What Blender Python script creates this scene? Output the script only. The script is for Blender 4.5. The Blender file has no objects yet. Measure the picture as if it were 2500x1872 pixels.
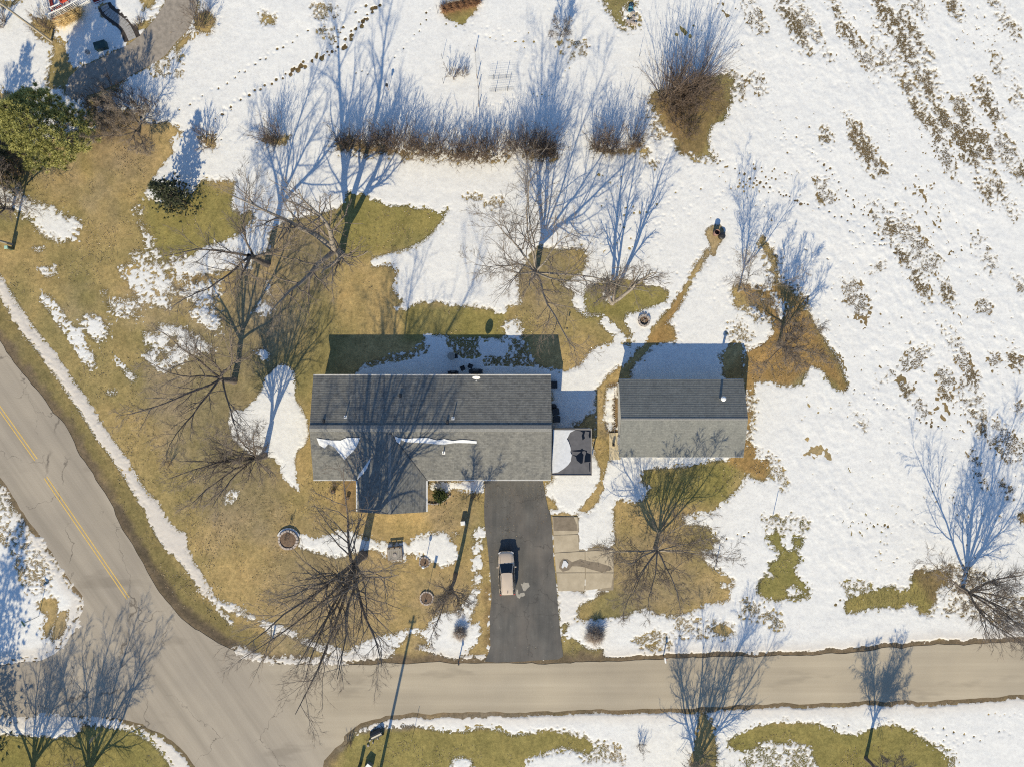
import bpy, math, random
import numpy as np
from mathutils import Vector, Matrix
from mathutils.geometry import tessellate_polygon

# ------------------------------------------------------------------ camera, sky, sun, exposure
SC = bpy.context.scene
H_CAM = 78.8            # metres above the ground, looking straight down
F_PX = 1733.0           # focal length in photograph pixels (2500 wide)
cam_d = bpy.data.cameras.new('camera')
cam_d.sensor_fit = 'HORIZONTAL'; cam_d.sensor_width = 36.0
cam_d.lens = 36.0 * F_PX / 2500.0
cam_d.clip_start = 0.5; cam_d.clip_end = 3000
cam = bpy.data.objects.new('camera', cam_d); SC.collection.objects.link(cam)
cam.location = (0, 0, H_CAM)
SC.camera = cam

SHX, SHY = 0.35, 1.60   # ground shadow offset per metre of height
EL = math.atan(1.0 / math.hypot(SHX, SHY))
w = bpy.data.worlds.new('World'); SC.world = w; w.use_nodes = True
nt = w.node_tree; nt.nodes.clear()
sky = nt.nodes.new('ShaderNodeTexSky'); sky.sky_type = 'NISHITA'; sky.sun_disc = False
sky.sun_elevation = EL; sky.sun_rotation = math.atan2(-SHX, -SHY)
sky.altitude = 200; sky.air_density = 1.0; sky.dust_density = 0.0; sky.ozone_density = 4.5
bg = nt.nodes.new('ShaderNodeBackground'); bg.inputs[1].default_value = 0.125
wo = nt.nodes.new('ShaderNodeOutputWorld')
nt.links.new(sky.outputs[0], bg.inputs[0]); nt.links.new(bg.outputs[0], wo.inputs[0])
sun_d = bpy.data.lights.new('sun', 'SUN'); sun_d.energy = 4.4; sun_d.angle = math.radians(0.5)
sun_d.color = (1.0, 0.88, 0.64)
sun = bpy.data.objects.new('sun', sun_d); SC.collection.objects.link(sun)
sun.rotation_euler = Vector((SHX, SHY, -1)).to_track_quat('-Z', 'Y').to_euler()
SC.render.engine = 'CYCLES'; SC.cycles.filter_width = 1.1; SC.cycles.use_denoising = False; SC.cycles.use_adaptive_sampling = False
SC.view_settings.view_transform = 'Standard'; SC.view_settings.look = 'None'
SC.view_settings.exposure = 0.55; SC.view_settings.gamma = 1.0

# ------------------------------------------------------------------ helpers
TILES = dict(A=(0, 0), B=(830, 0), C=(1660, 0), D=(0, 620), E=(830, 620), G=(1660, 620),
             H=(0, 1242), I=(830, 1242), J=(1660, 1242))
def S(u, v, z=0.0):
    """photograph pixel of something at height z -> world"""
    return ((u - 1250) * (H_CAM - z) / F_PX, (936 - v) * (H_CAM - z) / F_PX)
def T(t, x, y):
    ox, oy = TILES[t]
    return (ox + x / 2.6286, oy + y / 2.6286)
def TP(spec, z=0.0):
    """'A 1,2 3,4 B 5,6' -> world points"""
    out, t = [], None
    for k in spec.split():
        if k.isalpha(): t = k
        else:
            x, y = k.split(','); out.append(S(*T(t, float(x), float(y)), z))
    return out
def Z(ox, oy, k, spec, z=0.0):
    out = []
    for q in spec.split():
        x, y = q.split(','); out.append(S(ox + float(x) / k, oy + float(y) / k, z))
    return out

_lat = {}
def vnoise(x, y, scale, seed):
    """smooth value noise in [-1,1]"""
    if seed not in _lat:
        _lat[seed] = np.random.RandomState(seed).uniform(-1, 1, (256, 256)).astype(np.float32)
    L = _lat[seed]
    gx = x / scale + 1000.37; gy = y / scale + 1000.71
    ix = np.floor(gx).astype(np.int32); iy = np.floor(gy).astype(np.int32)
    fx = (gx - ix).astype(np.float32); fy = (gy - iy).astype(np.float32)
    fx = fx * fx * (3 - 2 * fx); fy = fy * fy * (3 - 2 * fy)
    a = L[iy & 255, ix & 255]; b = L[iy & 255, (ix + 1) & 255]
    c = L[(iy + 1) & 255, ix & 255]; d = L[(iy + 1) & 255, (ix + 1) & 255]
    return (a * (1 - fx) + b * fx) * (1 - fy) + (c * (1 - fx) + d * fx) * fy
def fbm(x, y, scale, seed, octv=3):
    s = 0; a = 1; t = 0
    for k in range(octv):
        s = s + a * vnoise(x, y, scale / 2 ** k, seed + k); t += a; a *= 0.55
    return s / t
def sstep(a, b, x):
    t = np.clip((x - a) / (b - a), 0, 1); return t * t * (3 - 2 * t)

class MB:
    """collects shapes, then links them as one mesh object"""
    def __init__(s): s.v = []; s.f = []; s.uv = None
    def add(s, vs, fs):
        n = len(s.v); s.v += [tuple(p) for p in vs]; s.f += [tuple(i + n for i in f) for f in fs]; return s
    def box(s, c, d, rz=0.0, taper=0.0):
        x, y, z = d[0] / 2, d[1] / 2, d[2] / 2
        co, si = math.cos(rz), math.sin(rz); vs = []
        for (a, b, e) in ((-1,-1,-1),(1,-1,-1),(1,1,-1),(-1,1,-1),(-1,-1,1),(1,-1,1),(1,1,1),(-1,1,1)):
            k = 1 - taper if e > 0 else 1
            px, py = a * x * k, b * y * k
            vs.append((c[0] + px * co - py * si, c[1] + px * si + py * co, c[2] + e * z))
        return s.add(vs, [(3,2,1,0),(4,5,6,7),(0,1,5,4),(1,2,6,5),(2,3,7,6),(3,0,4,7)])
    def bar(s, p, q, r, n=6, r2=None, cap=True):
        p, q = Vector(p), Vector(q); r2 = r if r2 is None else r2
        t = (q - p).normalized(); u = t.orthogonal().normalized(); v = t.cross(u)
        vs = []
        for (c, rr) in ((p, r), (q, r2)):
            for k in range(n):
                a = 2 * math.pi * k / n; vs.append(c + u * (rr * math.cos(a)) + v * (rr * math.sin(a)))
        fs = [(k, (k + 1) % n, n + (k + 1) % n, n + k) for k in range(n)]
        if cap: fs += [tuple(range(n - 1, -1, -1)), tuple(range(n, 2 * n))]
        return s.add(vs, fs)
    def path(s, pts, r, n=5):
        for a, b in zip(pts, pts[1:]): s.bar(a, b, r, n)
        return s
    def lathe(s, c, prof, n=16, close=True):
        vs = []; m = len(prof)
        for k in range(n):
            a = 2 * math.pi * k / n
            for (r, z) in prof: vs.append((c[0] + r * math.cos(a), c[1] + r * math.sin(a), c[2] + z))
        fs = []
        for k in range(n):
            k2 = (k + 1) % n
            for j in range(m - 1): fs.append((k * m + j, k2 * m + j, k2 * m + j + 1, k * m + j + 1))
        if close:
            fs.append(tuple(k * m for k in range(n - 1, -1, -1))); fs.append(tuple(k * m + m - 1 for k in range(n)))
        return s.add(vs, fs)
    def prism(s, pts, z0, z1):
        """pts: 2D outline; z0/z1 numbers or functions of (x, y)"""
        f0 = z0 if callable(z0) else (lambda x, y: z0); f1 = z1 if callable(z1) else (lambda x, y: z1)
        ar = sum(a[0] * b[1] - b[0] * a[1] for a, b in zip(pts, pts[1:] + pts[:1]))
        if ar < 0: pts = pts[::-1]
        n = len(pts)
        vs = [(x, y, f0(x, y)) for x, y in pts] + [(x, y, f1(x, y)) for x, y in pts]
        fs = []
        for t in tessellate_polygon([[Vector((x, y, 0)) for x, y in pts]]):
            a, b, c = (Vector((*pts[i], 0)) for i in t)
            if (b - a).cross(c - a).z < 0: t = t[::-1]
            fs.append(tuple(i + n for i in t)); fs.append(tuple(t[::-1]))
        fs += [(k, (k + 1) % n, n + (k + 1) % n, n + k) for k in range(n)]
        return s.add(vs, fs)
    def build(s, name, mat, parent=None, smooth=False, loc=None):
        me = bpy.data.meshes.new(name); me.from_pydata(s.v, [], s.f)
        if smooth: me.polygons.foreach_set('use_smooth', [True] * len(me.polygons))
        me.materials.append(mat); me.update()
        o = bpy.data.objects.new(name, me); SC.collection.objects.link(o)
        if parent is not None: o.parent = parent
        if loc is not None: o.location = loc
        return o
def npmesh(name, V, Fq, mat, parent=None, smooth=False, attrs=None, tris=False):
    """fast mesh from arrays; Fq (n,4) or (n,3)"""
    me = bpy.data.meshes.new(name)
    V = np.ascontiguousarray(V, np.float32); Fq = np.ascontiguousarray(Fq, np.int32)
    k = Fq.shape[1]
    me.vertices.add(len(V)); me.vertices.foreach_set('co', V.ravel())
    me.loops.add(Fq.size); me.loops.foreach_set('vertex_index', Fq.ravel())
    me.polygons.add(len(Fq)); me.polygons.foreach_set('loop_start', np.arange(0, Fq.size, k, dtype=np.int32))
    if smooth: me.polygons.foreach_set('use_smooth', np.ones(len(Fq), bool))
    me.update(calc_edges=True)
    for nm, (ty, arr) in (attrs or {}).items():
        a = me.attributes.new(nm, ty, 'POINT')
        a.data.foreach_set('color' if ty == 'FLOAT_COLOR' else 'value', np.ascontiguousarray(arr, np.float32).ravel())
    me.materials.append(mat)
    o = bpy.data.objects.new(name, me); SC.collection.objects.link(o)
    if parent is not None: o.parent = parent
    return o
def tag(o, label=None, cat=None, group=None, kind=None):
    if label: o['label'] = label
    if cat: o['category'] = cat
    if group: o['group'] = group
    if kind: o['kind'] = kind
    return o
def thing(name, label, cat, xy=(0, 0), z=0.0, rz=0.0, group=None):
    o = bpy.data.objects.new(name, None); SC.collection.objects.link(o)
    o.empty_display_size = 0.2
    o.location = (xy[0], xy[1], z); o.rotation_euler = (0, 0, rz)
    return tag(o, label, cat, group)
def copy_tree(o, parent=None):
    c = o.copy(); SC.collection.objects.link(c); c.parent = parent
    for ch in o.children: copy_tree(ch, c)
    return c

# ------------------------------------------------------------------ materials
def nodes(name):
    m = bpy.data.materials.new(name); m.use_nodes = True
    t = m.node_tree; b = t.nodes['Principled BSDF']
    return m, t, b
def N(t, ty, **kw):
    n = t.nodes.new(ty)
    for k, v in kw.items(): setattr(n, k, v)
    return n
def ramp(t, fac, stops):
    r = N(t, 'ShaderNodeValToRGB'); cr = r.color_ramp
    while len(cr.elements) < len(stops): cr.elements.new(0.5)
    for e, (p, c) in zip(cr.elements, stops):
        e.position = p; e.color = (*c, 1) if len(c) == 3 else c
    t.links.new(fac, r.inputs[0]); return r.outputs[0]
def noise(t, scale, detail=4, rough=0.6, vec=None, mapscale=None, rot=None):
    tc = N(t, 'ShaderNodeTexCoord'); src = tc.outputs['Object'] if vec is None else vec
    if mapscale or rot:
        mp = N(t, 'ShaderNodeMapping')
        if mapscale: mp.inputs['Scale'].default_value = mapscale
        if rot: mp.inputs['Rotation'].default_value = (0, 0, rot)
        t.links.new(src, mp.inputs[0]); src = mp.outputs[0]
    n = N(t, 'ShaderNodeTexNoise'); n.inputs['Scale'].default_value = scale
    n.inputs['Detail'].default_value = detail; n.inputs['Roughness'].default_value = rough
    t.links.new(src, n.inputs['Vector']); return n.outputs['Fac']
def mixc(t, fac, a, b, mode='MIX'):
    n = N(t, 'ShaderNodeMix'); n.data_type = 'RGBA'; n.blend_type = mode
    for sock, val in ((n.inputs[0], fac), (n.inputs[6], a), (n.inputs[7], b)):
        if isinstance(val, (int, float)): sock.default_value = val
        elif isinstance(val, tuple): sock.default_value = (*val, 1) if len(val) == 3 else val
        else: t.links.new(val, sock)
    return n.outputs[2]
def math_n(t, op, a, b=0.0, c=None):
    n = N(t, 'ShaderNodeMath', operation=op)
    for i, val in enumerate((a, b, c)):
        if val is None: continue
        if isinstance(val, (int, float)): n.inputs[i].default_value = val
        else: t.links.new(val, n.inputs[i])
    return n.outputs[0]
def bump(t, b, h, strength=0.3, dist=0.02):
    n = N(t, 'ShaderNodeBump'); n.inputs['Strength'].default_value = strength; n.inputs['Distance'].default_value = dist
    t.links.new(h, n.inputs['Height']); t.links.new(n.outputs[0], b.inputs['Normal'])
def attr(t, name):
    a = N(t, 'ShaderNodeAttribute'); a.attribute_name = name; return a
def pm(name, c1, c2=None, scale=6.0, rough=0.7, metal=0.0, bmp=0.0, mapscale=None, spec=0.5, detail=4):
    """two-tone procedural paint"""
    m, t, b = nodes(name)
    c2 = c2 or tuple(min(1, x * 1.35 + 0.01) for x in c1)
    n = noise(t, scale, detail, 0.65, mapscale=mapscale)
    t.links.new(ramp(t, n, [(0.32, c1), (0.68, c2)]), b.inputs['Base Color'])
    b.inputs['Roughness'].default_value = rough; b.inputs['Metallic'].default_value = metal
    b.inputs['Specular IOR Level'].default_value = spec
    if bmp: bump(t, b, n, bmp, 0.01)
    return m
M = {}
M['white'] = pm('white_paint', (.66, .65, .62), (.78, .77, .74), 3, .5)
M['cream'] = pm('cream_siding', (.60, .56, .47), (.68, .64, .55), 2, .6, mapscale=(1, 1, 14))
M['grey_metal'] = pm('grey_metal', (.30, .31, .32), (.42, .43, .44), 8, .4, .7)
M['dark_metal'] = pm('dark_metal', (.025, .025, .028), (.05, .05, .05), 8, .45, .3)
M['black'] = pm('black_plastic', (.012, .012, .013), (.03, .03, .03), 8, .45)
M['wood'] = pm('weathered_wood', (.16, .11, .075), (.28, .21, .15), 5, .8, mapscale=(1, 8, 1), bmp=.3)
M['timber'] = pm('grey_timber', (.22, .20, .17), (.34, .31, .27), 5, .85, mapscale=(8, 1, 1), bmp=.3)
M['pole'] = pm('pole_wood', (.10, .08, .065), (.19, .155, .125), 4, .85, mapscale=(6, 6, .4), bmp=.3)
M['stone'] = pm('field_stone', (.25, .215, .19), (.42, .37, .33), 7, .85, bmp=.5)
M['concrete_block'] = pm('concrete_block', (.36, .30, .26), (.50, .43, .37), 9, .9, bmp=.4)
M['soil'] = pm('garden_soil', (.09, .058, .038), (.21, .14, .09), 9, .95, bmp=.8)
M['glass'] = pm('window_glass', (.015, .018, .022), (.03, .035, .04), 2, .06)
M['maroon'] = pm('maroon_paint', (.22, .025, .02), (.34, .05, .04), 4, .5)
M['red'] = pm('red_fabric', (.50, .05, .025), (.62, .09, .05), 5, .7)
M['green_box'] = pm('green_enamel', (.012, .035, .032), (.02, .055, .05), 4, .4)
M['mint'] = pm('pale_green_enamel', (.30, .48, .40), (.40, .58, .50), 4, .4)
M['teal'] = pm('teal_plastic', (.03, .15, .22), (.05, .22, .30), 4, .4)
M['rust'] = pm('rusty_steel', (.16, .09, .07), (.30, .19, .16), 9, .8, .2, bmp=.3)
M['snow_lump'] = pm('roof_snow', (.54, .55, .56), (.66, .665, .67), 3, .6, bmp=.25)
# ------------------------------------------------------------------ where snow, grass and soil lie
FX, FY = 59.0, 45.0
def dense_axis(lim, step, outer):
    inner = np.arange(-lim, lim + step / 2, step)
    o = np.array(outer, float); o = o[o > lim + 0.5]
    return np.concatenate([-o[::-1], inner, o]).astype(np.float32)
CX = np.arange(-76, 76.01, 0.2, dtype=np.float32); CY = np.arange(-60, 60.01, 0.2, dtype=np.float32)
CXX, CYY = np.meshgrid(CX, CY)
def poly_sd(P, pad=3.0):
    """signed distance (inside +) of a polygon on a window of the coarse grid"""
    P = np.array(P, np.float32); x0, y0 = P.min(0) - pad; x1, y1 = P.max(0) + pad
    i0, i1 = np.searchsorted(CX, [x0, x1]); j0, j1 = np.searchsorted(CY, [y0, y1])
    i1 = max(i1, i0 + 1); j1 = max(j1, j0 + 1)
    sl = (slice(j0, j1), slice(i0, i1)); X, Y = CXX[sl], CYY[sl]
    d2 = np.full(X.shape, 1e9, np.float32); ins = np.zeros(X.shape, bool)
    for (ax, ay), (bx, by) in zip(P, np.roll(P, -1, 0)):
        ex, ey = bx - ax, by - ay; L = ex * ex + ey * ey + 1e-9
        t = np.clip(((X - ax) * ex + (Y - ay) * ey) / L, 0, 1)
        d2 = np.minimum(d2, (X - ax - t * ex) ** 2 + (Y - ay - t * ey) ** 2)
        c = (ay > Y) != (by > Y)
        ins ^= c & (X < ex * (Y - ay) / (ey if abs(ey) > 1e-9 else 1e-9) + ax)
    d = np.sqrt(d2); return sl, np.where(ins, d, -d)
def line_sd(P, wd, pad=3.0):
    P = np.array(P, np.float32); x0, y0 = P.min(0) - pad; x1, y1 = P.max(0) + pad
    i0, i1 = np.searchsorted(CX, [x0, x1]); j0, j1 = np.searchsorted(CY, [y0, y1])
    sl = (slice(j0, j1), slice(i0, i1)); X, Y = CXX[sl], CYY[sl]
    d2 = np.full(X.shape, 1e9, np.float32)
    for (ax, ay), (bx, by) in zip(P, P[1:]):
        ex, ey = bx - ax, by - ay; L = ex * ex + ey * ey + 1e-9
        t = np.clip(((X - ax) * ex + (Y - ay) * ey) / L, 0, 1)
        d2 = np.minimum(d2, (X - ax - t * ex) ** 2 + (Y - ay - t * ey) ** 2)
    return sl, wd - np.sqrt(d2)
SNOWF = np.full(CXX.shape, 2.0, np.float32)      # >0 snow lies here
AMP = np.full(CXX.shape, 0.24, np.float32)       # how ragged its edge is
DIRT = np.zeros(CXX.shape, np.float32)           # how dirty the snow is
def lay(kind, pts, amp=None, sd=None, dirty=None, cap=None):
    sl, d = sd if sd is not None else poly_sd(pts)
    if cap is not None: d = np.minimum(d, cap)
    if amp is not None and amp < .3: amp = amp * 1.5
    if kind == 's': SNOWF[sl] = np.maximum(SNOWF[sl], d + .16)
    else: SNOWF[sl] = np.minimum(SNOWF[sl], -d)
    if amp is not None: AMP[sl] = np.where(d > -0.9, amp, AMP[sl])
    if dirty is not None: DIRT[sl] = np.where(d > -0.6, np.maximum(DIRT[sl], dirty), DIRT[sl])
def g(spec, amp=None, **k): lay('g', TP(spec), amp, **k)
def s(spec, amp=None, **k): lay('s', TP(spec), amp, **k)

def rnd(pts, it=2):
    for _ in range(it):
        o = [pts[0]]
        for a, b in zip(pts, pts[1:]): o += [(a[0] * .75 + b[0] * .25, a[1] * .75 + b[1] * .25), (a[0] * .25 + b[0] * .75, a[1] * .25 + b[1] * .75)]
        pts = o + [pts[-1]]
    return pts
# the big lawn
g('A -300,1150 0,1150 120,1020 190,930 430,860 600,800 780,760 930,800 1080,790 1160,850 1080,900 1110,980 1000,1110 940,1210 930,1270 1030,1300 1120,1270 1230,1250 1300,1160 1370,1170 1500,1170 1480,1280 1480,1350 1550,1380 1610,1360 1620,1410 1540,1490 1500,1540 1420,1570 1380,1570 1300,1620 1240,1656 1240,1700 1480,1710 1640,1660 1730,1600 1730,1520 1760,1470 1830,1430 1960,1400 2100,1370 2170,1340 '
  'B 0,1330 60,1240 150,1250 220,1290 330,1330 430,1325 480,1350 570,1345 640,1370 680,1350 640,1430 590,1490 500,1560 400,1600 250,1640 200,1656 '
  'E 200,90 330,80 360,130 330,210 340,260 400,300 370,330 330,350 430,365 460,330 560,310 640,310 700,330 780,340 880,345 960,360 1010,385 1060,380 1080,330 1170,325 1150,250 1150,110 1170,90 1200,40 B 1230,1620 1270,1590 1400,1610 1480,1600 1560,1600 1580,1650 '
  'E 1570,40 1560,100 1500,140 1440,180 1390,195 1480,230 1500,260 1490,310 1510,360 1580,415 1650,400 1680,390 1660,450 1700,490 1760,530 1750,560 1640,590 1580,640 1550,690 1500,730 1460,750 1410,750 1390,760 1356,790 1356,1450 I 1000,0 960,300 970,600 950,960 800,1010 400,1030 0,1030 H 1700,1010 1100,800 800,400 D 600,1656 0,900 -600,0')
# snow left on the lawn
s('D 0,160 20,200 90,300 140,400 220,500 300,620 370,720 430,800 470,880 560,970 600,1060 640,1130 690,1180 760,1250 800,1320 850,1400 900,1500 960,1540 1010,1590 1040,1656 H 1060,60 1120,130 1190,160 1190,220 1220,310 1280,400 1330,480 1360,540 1290,530 1250,460 1200,390 1130,300 1060,250 1010,180 960,80 940,0 D 890,1590 880,1540 820,1440 780,1380 700,1280 640,1190 590,1080 540,990 440,860 360,740 250,610 200,540 140,440 60,320 0,250 -600,-550 -600,-650', .12, dirty=.75)
lay('s', None, .14, sd=line_sd(rnd(TP('D -600,-640 0,205 60,300 120,400 200,515 280,615 370,735 440,835 510,935 570,1030 630,1130 700,1225 770,1320 830,1415 900,1530 960,1600 1000,1656'), 1), .62), dirty=.75)
for sp, wd in (('H 1300,535 1420,600 1560,650', .12), ('H 1360,580 1500,650 1620,700', .18), ('H 1690,735 1780,765 1890,800', .32), ('H 1720,780 1760,800', .3),
               ('H 1950,845 2060,890 2208,935 I 60,950', .3), ('H 1400,640 1480,730', .1), ('H 2090,870 2208,920', .12), ('H 1520,905 1620,950 1700,975 1850,985 2000,985', .16)):
    lay('s', None, .3, sd=line_sd(TP(sp), wd), dirty=.35)
s('D 270,260 310,270 400,370 410,420 500,500 540,580 600,660 610,710 590,740 540,690 480,600 440,530 370,440 310,360 260,290', .4)
s('D 540,400 600,390 650,430 690,470 690,510 640,560 600,550 560,490 530,450', .55)
s('D 760,90 860,60 850,0 920,0 930,60 1000,50 1050,80 1110,30 1160,30 1240,20 1260,0 1560,0 1500,90 1400,110 1240,130 1180,150 1130,150 1110,100 1040,110 1100,180 1120,260 1060,250 1080,340 1030,340 960,310 860,250 840,190 790,140', .6, cap=.45)
s('A 1240,1700 1300,1600 1380,1570 1500,1540 1560,1480 1620,1410 1700,1520 1720,1580 1660,1620 1600,1720', .35)
s('D 1260,-20 1500,-20 1560,20 1480,80 1380,110 1250,130', .15)
for sp in ('A 870,1340 890,1370', 'A 900,1440 960,1540', 'A 940,1560 1010,1640', 'A 860,1620 1000,1650'): lay('s', None, .7, sd=line_sd(TP(sp), .12))
s('D 1180,160 1200,200 1300,190 1390,170 1400,250 1360,310 1400,400 1410,490 1350,480 1290,430 1240,380 1290,310 1220,300 1150,260 1180,220', .55, cap=.5)
s('D 690,310 760,290 890,300 900,340 860,370 880,420 840,390 760,390 710,350', .75, cap=.2)
s('D 920,500 1000,520 1030,450 1100,460 1160,480 1230,510 1320,570 1360,620 1200,640 1150,700 1080,740 1010,740 960,700 930,660 990,600 930,570', .4)
g('D 1080,540 1130,530 1150,570 1110,600 1080,580', .3); g('D 1020,630 1070,640 1060,680 1010,680', .4)
for sp in ('D 1630,360 1700,310 1750,340 1740,370 1680,380', 'D 1650,620 1700,610 1730,650 1700,660', 'D 250,90 350,90 350,130 310,150 270,120', 'D 750,680 790,720 870,790 850,820 800,760', 'D 660,235 690,235 680,260', 'D 1710,180 1730,180 1730,260 1715,270', 'D 690,880 740,880 740,900 690,900'):
    s(sp, .4)
s('D 1800,710 1850,720 1890,760 1890,850 1880,920 1930,990 1970,1080 1980,1160 1950,1220 1900,1260 1890,1330 1890,1420 1915,1515 1860,1470 1820,1420 1810,1350 1760,1300 1680,1290 1600,1280 1530,1220 1490,1150 1470,1080 1480,1010 1560,1010 1640,940 1680,870 1720,780 1760,740', .1)
s('D 1450,1540 1490,1510 1530,1530 1480,1600 1440,1590', .4)
s('A -200,1150 0,1195 100,1230 200,1300 340,1330 400,1390 480,1400 515,1440 480,1530 400,1550 300,1530 240,1470 210,1420 160,1390 80,1330 0,1320', .5)
s('A 210,1590 280,1590 240,1620', .4)
# in front of the house
s('H 1930,170 2000,200 2100,190 I 0,150 60,150 130,170 210,200 300,220 380,225 450,240 480,200 560,160 650,150 700,170 740,250 750,300 720,350 640,355 560,320 480,290 420,280 400,330 340,340 280,300 220,250 130,270 0,310 H 2100,300 2000,270 1920,240', .2)
for sp in ('I 850,170 880,130 920,120 920,170 870,190', 'I 850,250 880,210 915,230 900,270 860,285', 'I 870,310 890,310 915,350 890,390 855,390', 'I 870,420 900,420 900,470 865,480', 'I 725,150 760,150 750,165'):
    s(sp, .18)
s('I 860,520 890,520 870,570 885,600 840,630 860,660 830,690 840,740 880,740 905,780 880,830 850,880 800,930 760,960 690,960 620,900 560,840 510,800 450,790 400,850 360,880 310,950 270,970 200,960 100,985 0,990 H 2100,985 2100,960 I 0,940 120,880 210,830 340,810 440,770 550,780 590,720 640,670 760,660 800,600 840,540', .2)
lay('s', None, .2, sd=line_sd(TP('I 510,880 580,905 640,915'), .2)); lay('s', None, .3, sd=line_sd(TP('I 800,965 900,960 1000,955'), .2), dirty=.6)
s('E 570,1480 640,1460 700,1470 930,1450 930,1525 800,1530 720,1500 690,1530 580,1500', .1)
# behind the house
s('E 545,530 560,525 690,525 700,560 790,550 1060,545 1070,440 1090,430 1160,440 1165,540 1190,640 1270,720 1350,745 1410,755 1480,760 1420,880 1356,900 1356,800 100,800 100,770 170,710 280,680 430,650 550,620', .16)
s('E 1065,440 1160,430 1165,550 1070,550', .5, cap=.35)
for sp in ('E 300,640 400,560 550,545 550,620 430,660 300,690 200,710', 'E 700,550 860,560 900,640 860,660 780,650 710,600', 'E 1100,560 1200,600 1240,700 1120,710 930,700 940,670 1080,670'):
    sl, d = poly_sd(TP(sp)); k = np.clip(d + .3, 0, 1); SNOWF[sl] = np.where(d > -.3, np.minimum(SNOWF[sl], .12 - .1 * k), SNOWF[sl]); AMP[sl] = np.where(d > -.4, .75, AMP[sl])
# east of the house, round the detached garage
g('E 1650,870 1720,790 1790,730 1860,740 1860,860 1720,830 1710,900 1690,1000 1710,1140 1730,1160 1730,1320 1700,1390 1690,1440 1700,1520 1640,1600 1590,1656 1530,1656 1600,1560 1660,1460 1680,1390 1650,1320 1620,1180 1640,1000', .12)
g('E 1635,1010 1640,1170 1500,1115 1560,1080 1590,1040', .25)
g('E 1715,830 1800,820 1800,1150 1710,1150', .1)
s('E 1715,850 1745,860 1770,850 1785,830 1775,920 1760,900 1750,1000 1755,1100 1765,1120 1715,1135 1695,1000 1705,920', .18)
g('E 1300,1535 1340,1560 1400,1620 1440,1656 1330,1670 I 1340,0 1410,0 1470,30 1490,50 1350,45', .12)
g('E 1580,330 1570,270 1600,220 1700,170 1760,165 1900,165 1980,200 2060,210 2110,250 2080,310 1980,340 1900,370 1830,380 1820,430 1870,520 1830,530 1760,440 1680,380 1600,380', .14)
s('E 1690,250 1720,250 1725,310 1700,300', .3); g('E 1820,530 1880,540 1870,570 1840,570', .4)
g('E 1800,740 1960,570 2000,480 2120,350 2208,210 G 60,140 130,40 170,0 160,30 110,130 50,230 E 2208,270 2150,380 2080,450 2140,470 2160,560 2050,570 2010,590 1880,720 1830,790 1800,790', .16)
g('C 150,1656 165,1610 190,1600 190,1630 170,1656', .15)
g('C 165,1500 175,1475 210,1450 260,1450 275,1480 285,1520 240,1580 225,1640 210,1640 195,1570', .06)
g('G 340,200 380,195 520,220 530,260 560,230 600,180 680,190 720,230 790,300 840,400 900,520 960,610 1020,690 1050,790 1080,860 1050,880 980,850 940,780 900,730 850,715 800,770 780,830 700,845 600,820 480,815 475,900 460,1000 450,1190 490,1260 500,1310 580,1330 580,1400 540,1450 480,1440 430,1400 390,1480 290,1570 200,1656 '
  'J 0,30 30,100 60,110 130,110 180,130 240,200 210,270 160,250 130,260 150,330 220,390 240,390 300,410 340,480 310,580 200,600 100,650 0,670 I 2060,690 2000,650 1900,640 1840,680 1720,700 1600,710 1520,700 1530,620 1620,590 1710,530 1720,480 1750,300 1760,200 1765,0 '
  'E 1740,1650 1760,1590 1800,1580 1880,1600 1960,1580 1990,1500 1930,1440 1950,1390 2050,1380 2208,1375 G 110,1350 250,1330 300,1330 330,1300 395,1290 300,1200 300,760 400,800 410,645 460,620 540,580 590,530 600,470 560,390 480,340 360,340 345,300', .17)
g('G 340,560 410,560 410,650 280,780 270,650', .3); g('G 280,640 400,640 400,800 290,800', .2)
s('G 590,250 640,290 680,350 650,410 610,330', .25)
lay('g', None, .25, sd=line_sd(TP('C 530,1540 560,1600 600,1656 G 600,100 640,200'), .28))
for sp in ('G 325,470 400,430 450,520 400,600 330,550', 'G 720,230 790,260 800,340 740,300', 'G 560,60 620,100 640,180 600,180', 'G 420,340 540,360 560,430 480,420'):
    lay('g', TP(sp), .5, cap=-.22)
s('G 420,880 455,930 455,1010 430,1010', .5); s('G 425,1130 450,1150 440,1190 420,1170', .5)
g('I 1355,40 1510,40 1540,60 1550,240 1770,240 1765,530 1545,540 1395,535 1378,380', .08)
s('I 1525,90 1560,30 1650,0 1740,10 1765,200 1730,255 1640,215 1580,270 1535,250 1530,190', .12)
s('I 1540,450 1575,430 1610,460 1680,470 1705,520 1660,520 1610,575 1570,550 1570,490', .14)
s('E 1690,1520 1740,1500 1760,1600 1740,1656 I 1750,30 1640,30 1530,80 E 1640,1656', .1)
s('I 1405,530 1440,515 1540,520 1560,560 1530,620 1520,700 1470,720 1430,735 1405,700', .15, dirty=.3)
g('I 1420,745 1460,735 1440,810 1500,830 1560,880 1600,910 1690,900 1690,1000 1430,1000', .14)
g('I 1950,860 2050,850 2040,880 1960,885', .5)
for sp in ('J 560,170 620,140 660,160 650,220 680,270 740,270 770,320 730,390 780,460 820,500 820,560 760,570 700,570 620,585 540,570 500,520 510,470 570,410 580,350 630,330 650,280 600,230',
           'J 1060,600 1110,560 1220,530 1300,500 1400,510 1470,520 1490,470 1500,400 1540,385 1590,410 1680,385 1730,430 1710,480 1660,500 1640,600 1600,660 1550,670 1510,610 1470,600 1420,640 1330,630 1250,630 1150,650 1070,670',
           'J 200,760 250,740 330,750 335,800 280,820 220,790', 'J 2160,40 2208,20 2260,100 2190,90', 'J 730,190 780,190 780,240 735,235'):
    g(sp, .2)
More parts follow.
